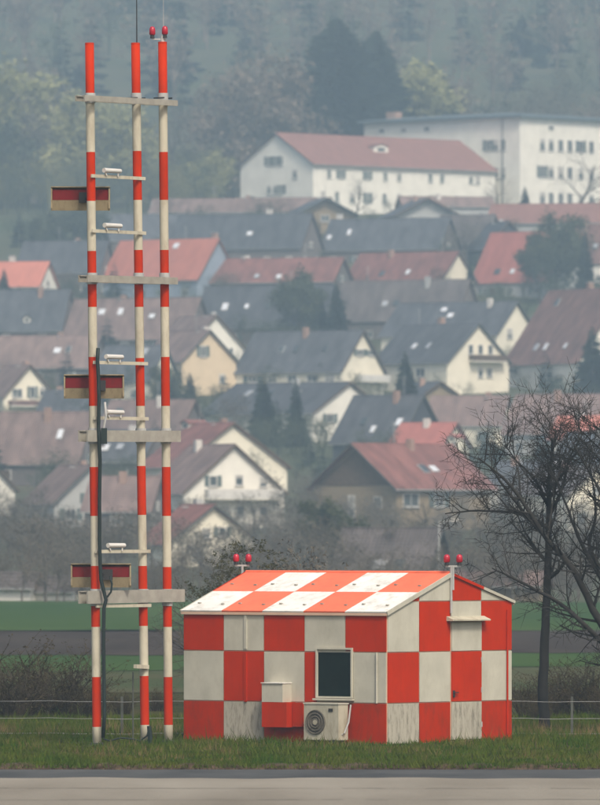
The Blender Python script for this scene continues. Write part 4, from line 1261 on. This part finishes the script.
thicket('school_grove', (1770, 1870), 60, 8.0, 15.0, M['leaf_grove'], 'grey-brown grove behind the flat-roofed block', 86, (385, 640))
def small_conifers():
    g = np.random.default_rng(88); spots = []
    for _ in range(70):
        px = -20 + 640 * g.random(); d = 1010 + 600 * g.random()
        spots.append(((px - 300) / F * d, d, zt(d) - .2, (3.5 + 4.0 * g.random()) / 10, 1.5))
    scatter('garden_conifers', proto_conifer(64, 10, 2.0, 20, 8)[1], spots, M['needle'], 'small dark evergreen shrubs dotted between the houses', 'shrubs', 89)
small_conifers()
thicket('slope_scrub', (1000, 1640), 450, 2.5, 6.5, M['leaf_green'], 'dark garden shrubs between the houses on the slope', 83)

# ------------------------------------------------------------------ near shrubs and the bare tree
SH = []
for sd_, nl in ((91, 5200), (92, 6400), (93, 4200)):
    st, lf = bush_proto(sd_, 60, nl, .05)
    SH.append((st.mesh('stems', M['twig']), lf.mesh('foliage', M['leaf_olive'])))
def shrub(px, ytop, d, label, wide=1.0, var=0):
    yb = HOR + CH * F / d
    h = (yb - ytop) / F * d
    root = empty('shrub', ((px - 300) / F * d, d, 0), rnd.uniform(0, 6))
    tag(root, label, 'shrub', 'scrub behind the wire fence')
    k = h / 2.0
    put('stems', SH[var][0], root, scale=(k * wide, k * wide, k)); put('foliage', SH[var][1], root, scale=(k * wide, k * wide, k))
for px, yt, d, w, v_, lb in (
    (8, 660, 226, 1.9, 0, 'brown-green shrub behind the fence at the left edge'),
    (36, 634, 230, 1.7, 1, 'tallest brown-green shrub behind the fence at the left'),
    (66, 656, 228, 1.7, 2, 'twiggy shrub left of the first mast pole'),
    (92, 684, 226, 1.8, 0, 'low shrub behind the first mast pole'),
    (122, 688, 232, 1.5, 2, 'low thin shrub between the first two mast poles'),
    (158, 684, 236, 1.5, 1, 'low shrub between the mast and the shelter'),
    (528, 672, 228, 1.3, 0, 'olive shrub beside the right corner of the shelter'),
    (560, 660, 232, 1.4, 1, 'olive shrub right of the bare tree trunk'),
    (588, 650, 230, 1.4, 2, 'olive shrub behind the fence at the right edge'),
    (540, 694, 224, 1.5, 1, 'low shrub at the foot of the bare tree'),
    (612, 676, 224, 1.4, 0, 'low shrub cut by the right edge')):
    shrub(px, yt, d, lb, w, v_)
def tall_shrub(px, ytop, d, label, wide, var, leafy):
    yb = HOR + CH * F / d
    tree(leafy, px, ytop, yb, label, 'scrub behind the wire fence', wide, var, name='shrub', d=d, cat='shrub')
tall_shrub(270, 532, 236, 'olive twiggy shrub rising behind the left end of the shelter roof', .8, 0, 'leaf_grey')
tall_shrub(300, 540, 238, 'olive twiggy shrub behind the middle of the shelter roof', .9, 1, 'leaf_grey')
tall_shrub(282, 534, 242, 'dark olive bush rising behind the left half of the shelter roof', 1.3, 1, 'leaf_olive2')
tall_shrub(240, 548, 246, 'dark twiggy shrub just right of the twin lamps at the left of the roof', 1.2, 0, 'leaf_olive2')
tall_shrub(196, 566, 236, 'grey twiggy shrub behind the left corner of the shelter', 1.0, 0, 'bare')
tall_shrub(222, 548, 240, 'grey twiggy shrub behind the twin lamps at the left of the shelter roof', .8, 1, 'bare')

def bare_tree(name, label, base, limbs, seed, dens=1.0):
    """limbs: lists of (px, py, depth, radius); side twigs grow by themselves"""
    r = random.Random(seed)
    root = empty(name, base)
    tag(root, label, 'tree', 'bare trees at the right edge')
    w, t = MB(), MB()
    for li, lm in enumerate(limbs):
        lm = [(a, b if b > 520 else 520 - (520 - b) * .78, c, q * 1.12) for a, b, c, q in lm]
        pts = [P(a, b, c) - Vector(base) for a, b, c, _ in lm]; rads = [q[3] for q in lm]
        # smooth the limb a little
        fine, fr = [], []
        for i in range(len(pts) - 1):
            for k in range(4):
                f = k / 4
                p0 = pts[max(i - 1, 0)]; p1 = pts[i]; p2 = pts[i + 1]; p3 = pts[min(i + 2, len(pts) - 1)]
                fine.append(.5 * ((2 * p1) + (p2 - p0) * f + (2*p0 - 5*p1 + 4*p2 - p3) * f*f + (3*p1 - p0 - 3*p2 + p3) * f**3) + rvec(r) * .012)
                fr.append(rads[i] + (rads[i + 1] - rads[i]) * f)
        fine.append(pts[-1]); fr.append(rads[-1])
        w.tube(fine, fr, 7)
        n_side = int(len(fine) * 1.3 * dens)
        for _ in range(n_side):
            i = r.randrange(int(len(fine) * (.42 if li == 0 else .15)), len(fine) - 1)
            ax = (fine[i + 1] - fine[i]).normalized()
            sd = rvec(r); sd = (sd - ax * sd.dot(ax)).normalized()
            sd.y *= .8
            grow(w, t, r, fine[i], ax * .55 + sd * .8, r.uniform(.6, 1.6), max(.016, fr[i] * .48), 2, 4, .005, None, .75, 3)
    w.build('trunk', M['bark'], root, smooth=True)
    t.build('crown', M['bark'], root)
D1 = 214.0
b1 = P(545, HOR + CH * F / D1, D1); b1.z = 0
bare_tree('bare_tree', 'slender bare tree with a straight trunk right of the shelter', b1, [
    [(545, 733, D1, .13), (543, 690, D1, .115), (545, 640, D1, .10), (547, 580, D1, .085), (549, 520, D1, .07), (549, 470, D1, .05), (553, 430, D1, .03), (556, 404, D1, .012)],
    [(548, 540, D1, .05), (530, 520, D1 - .3, .04), (505, 478, D1 - .6, .03), (490, 452, D1 - .8, .015)],
    [(548, 528, D1, .045), (520, 512, D1 + .4, .035), (480, 508, D1 + .6, .024), (445, 512, D1 + .7, .010)],
    [(549, 505, D1, .04), (536, 470, D1 + .3, .03), (515, 442, D1 + .5, .018), (505, 424, D1 + .6, .010)],
    [(549, 515, D1, .045), (562, 480, D1 - .3, .035), (570, 440, D1 - .5, .022), (585, 405, D1 - .5, .01)],
    [(549, 495, D1, .03), (560, 460, D1 + .3, .024), (558, 425, D1 + .4, .01)]], 5, 1.0)
D2 = 212.0
b2 = P(648, HOR + CH * F / D2, D2); b2.z = 0
bare_tree('bare_tree', 'bare tree cut by the right edge with limbs arching to the left', b2, [
    [(648, 732, D2, .22), (644, 690, D2, .19), (634, 640, D2, .16), (622, 590, D2, .12), (612, 520, D2, .09), (606, 450, D2, .05), (600, 396, D2, .015)],
    [(634, 668, D2, .10), (600, 622, D2 - .4, .085), (575, 572, D2 - .6, .07), (548, 540, D2 - .7, .055), (512, 478, D2 - .8, .035), (478, 440, D2 - .9, .012)],
    [(640, 690, D2, .08), (600, 640, D2 - .9, .06), (560, 604, D2 - 1.1, .045), (520, 582, D2 - 1.2, .03), (492, 568, D2 - 1.2, .012)],
    [(628, 610, D2, .07), (600, 576, D2 + .5, .055), (578, 536, D2 + .6, .04), (566, 500, D2 + .7, .025), (548, 448, D2 + .8, .010)],
    [(622, 590, D2, .06), (590, 552, D2 + .9, .045), (596, 515, D2 + 1.0, .03), (592, 470, D2 + 1.0, .018), (580, 430, D2 + 1, .01)],
    [(616, 560, D2, .05), (604, 500, D2 - .5, .035), (588, 455, D2 - .6, .02), (570, 415, D2 - .7, .01)]], 8, 1.0)

# ------------------------------------------------------------------ the hazy air
hz = bpy.data.materials.new('haze_air')
hz.use_nodes = True
hn = hz.node_tree
for nd in list(hn.nodes):
    if nd.type == 'BSDF_PRINCIPLED': hn.nodes.remove(nd)
pv = hn.nodes.new('ShaderNodeVolumePrincipled')
pv.inputs['Color'].default_value = (*HAZE_COLOR, 1)
pv.inputs['Density'].default_value = HAZE_DENSITY
pv.inputs['Anisotropy'].default_value = 0.0
hn.links.new(pv.outputs[0], hn.nodes['Material Output'].inputs['Volume'])
tag(MB().box((0, 1720, 160), (3100, 3700, 324)).build('haze', hz), 'pale bluish haze lying over the fields and the village', 'haze', kind='stuff')
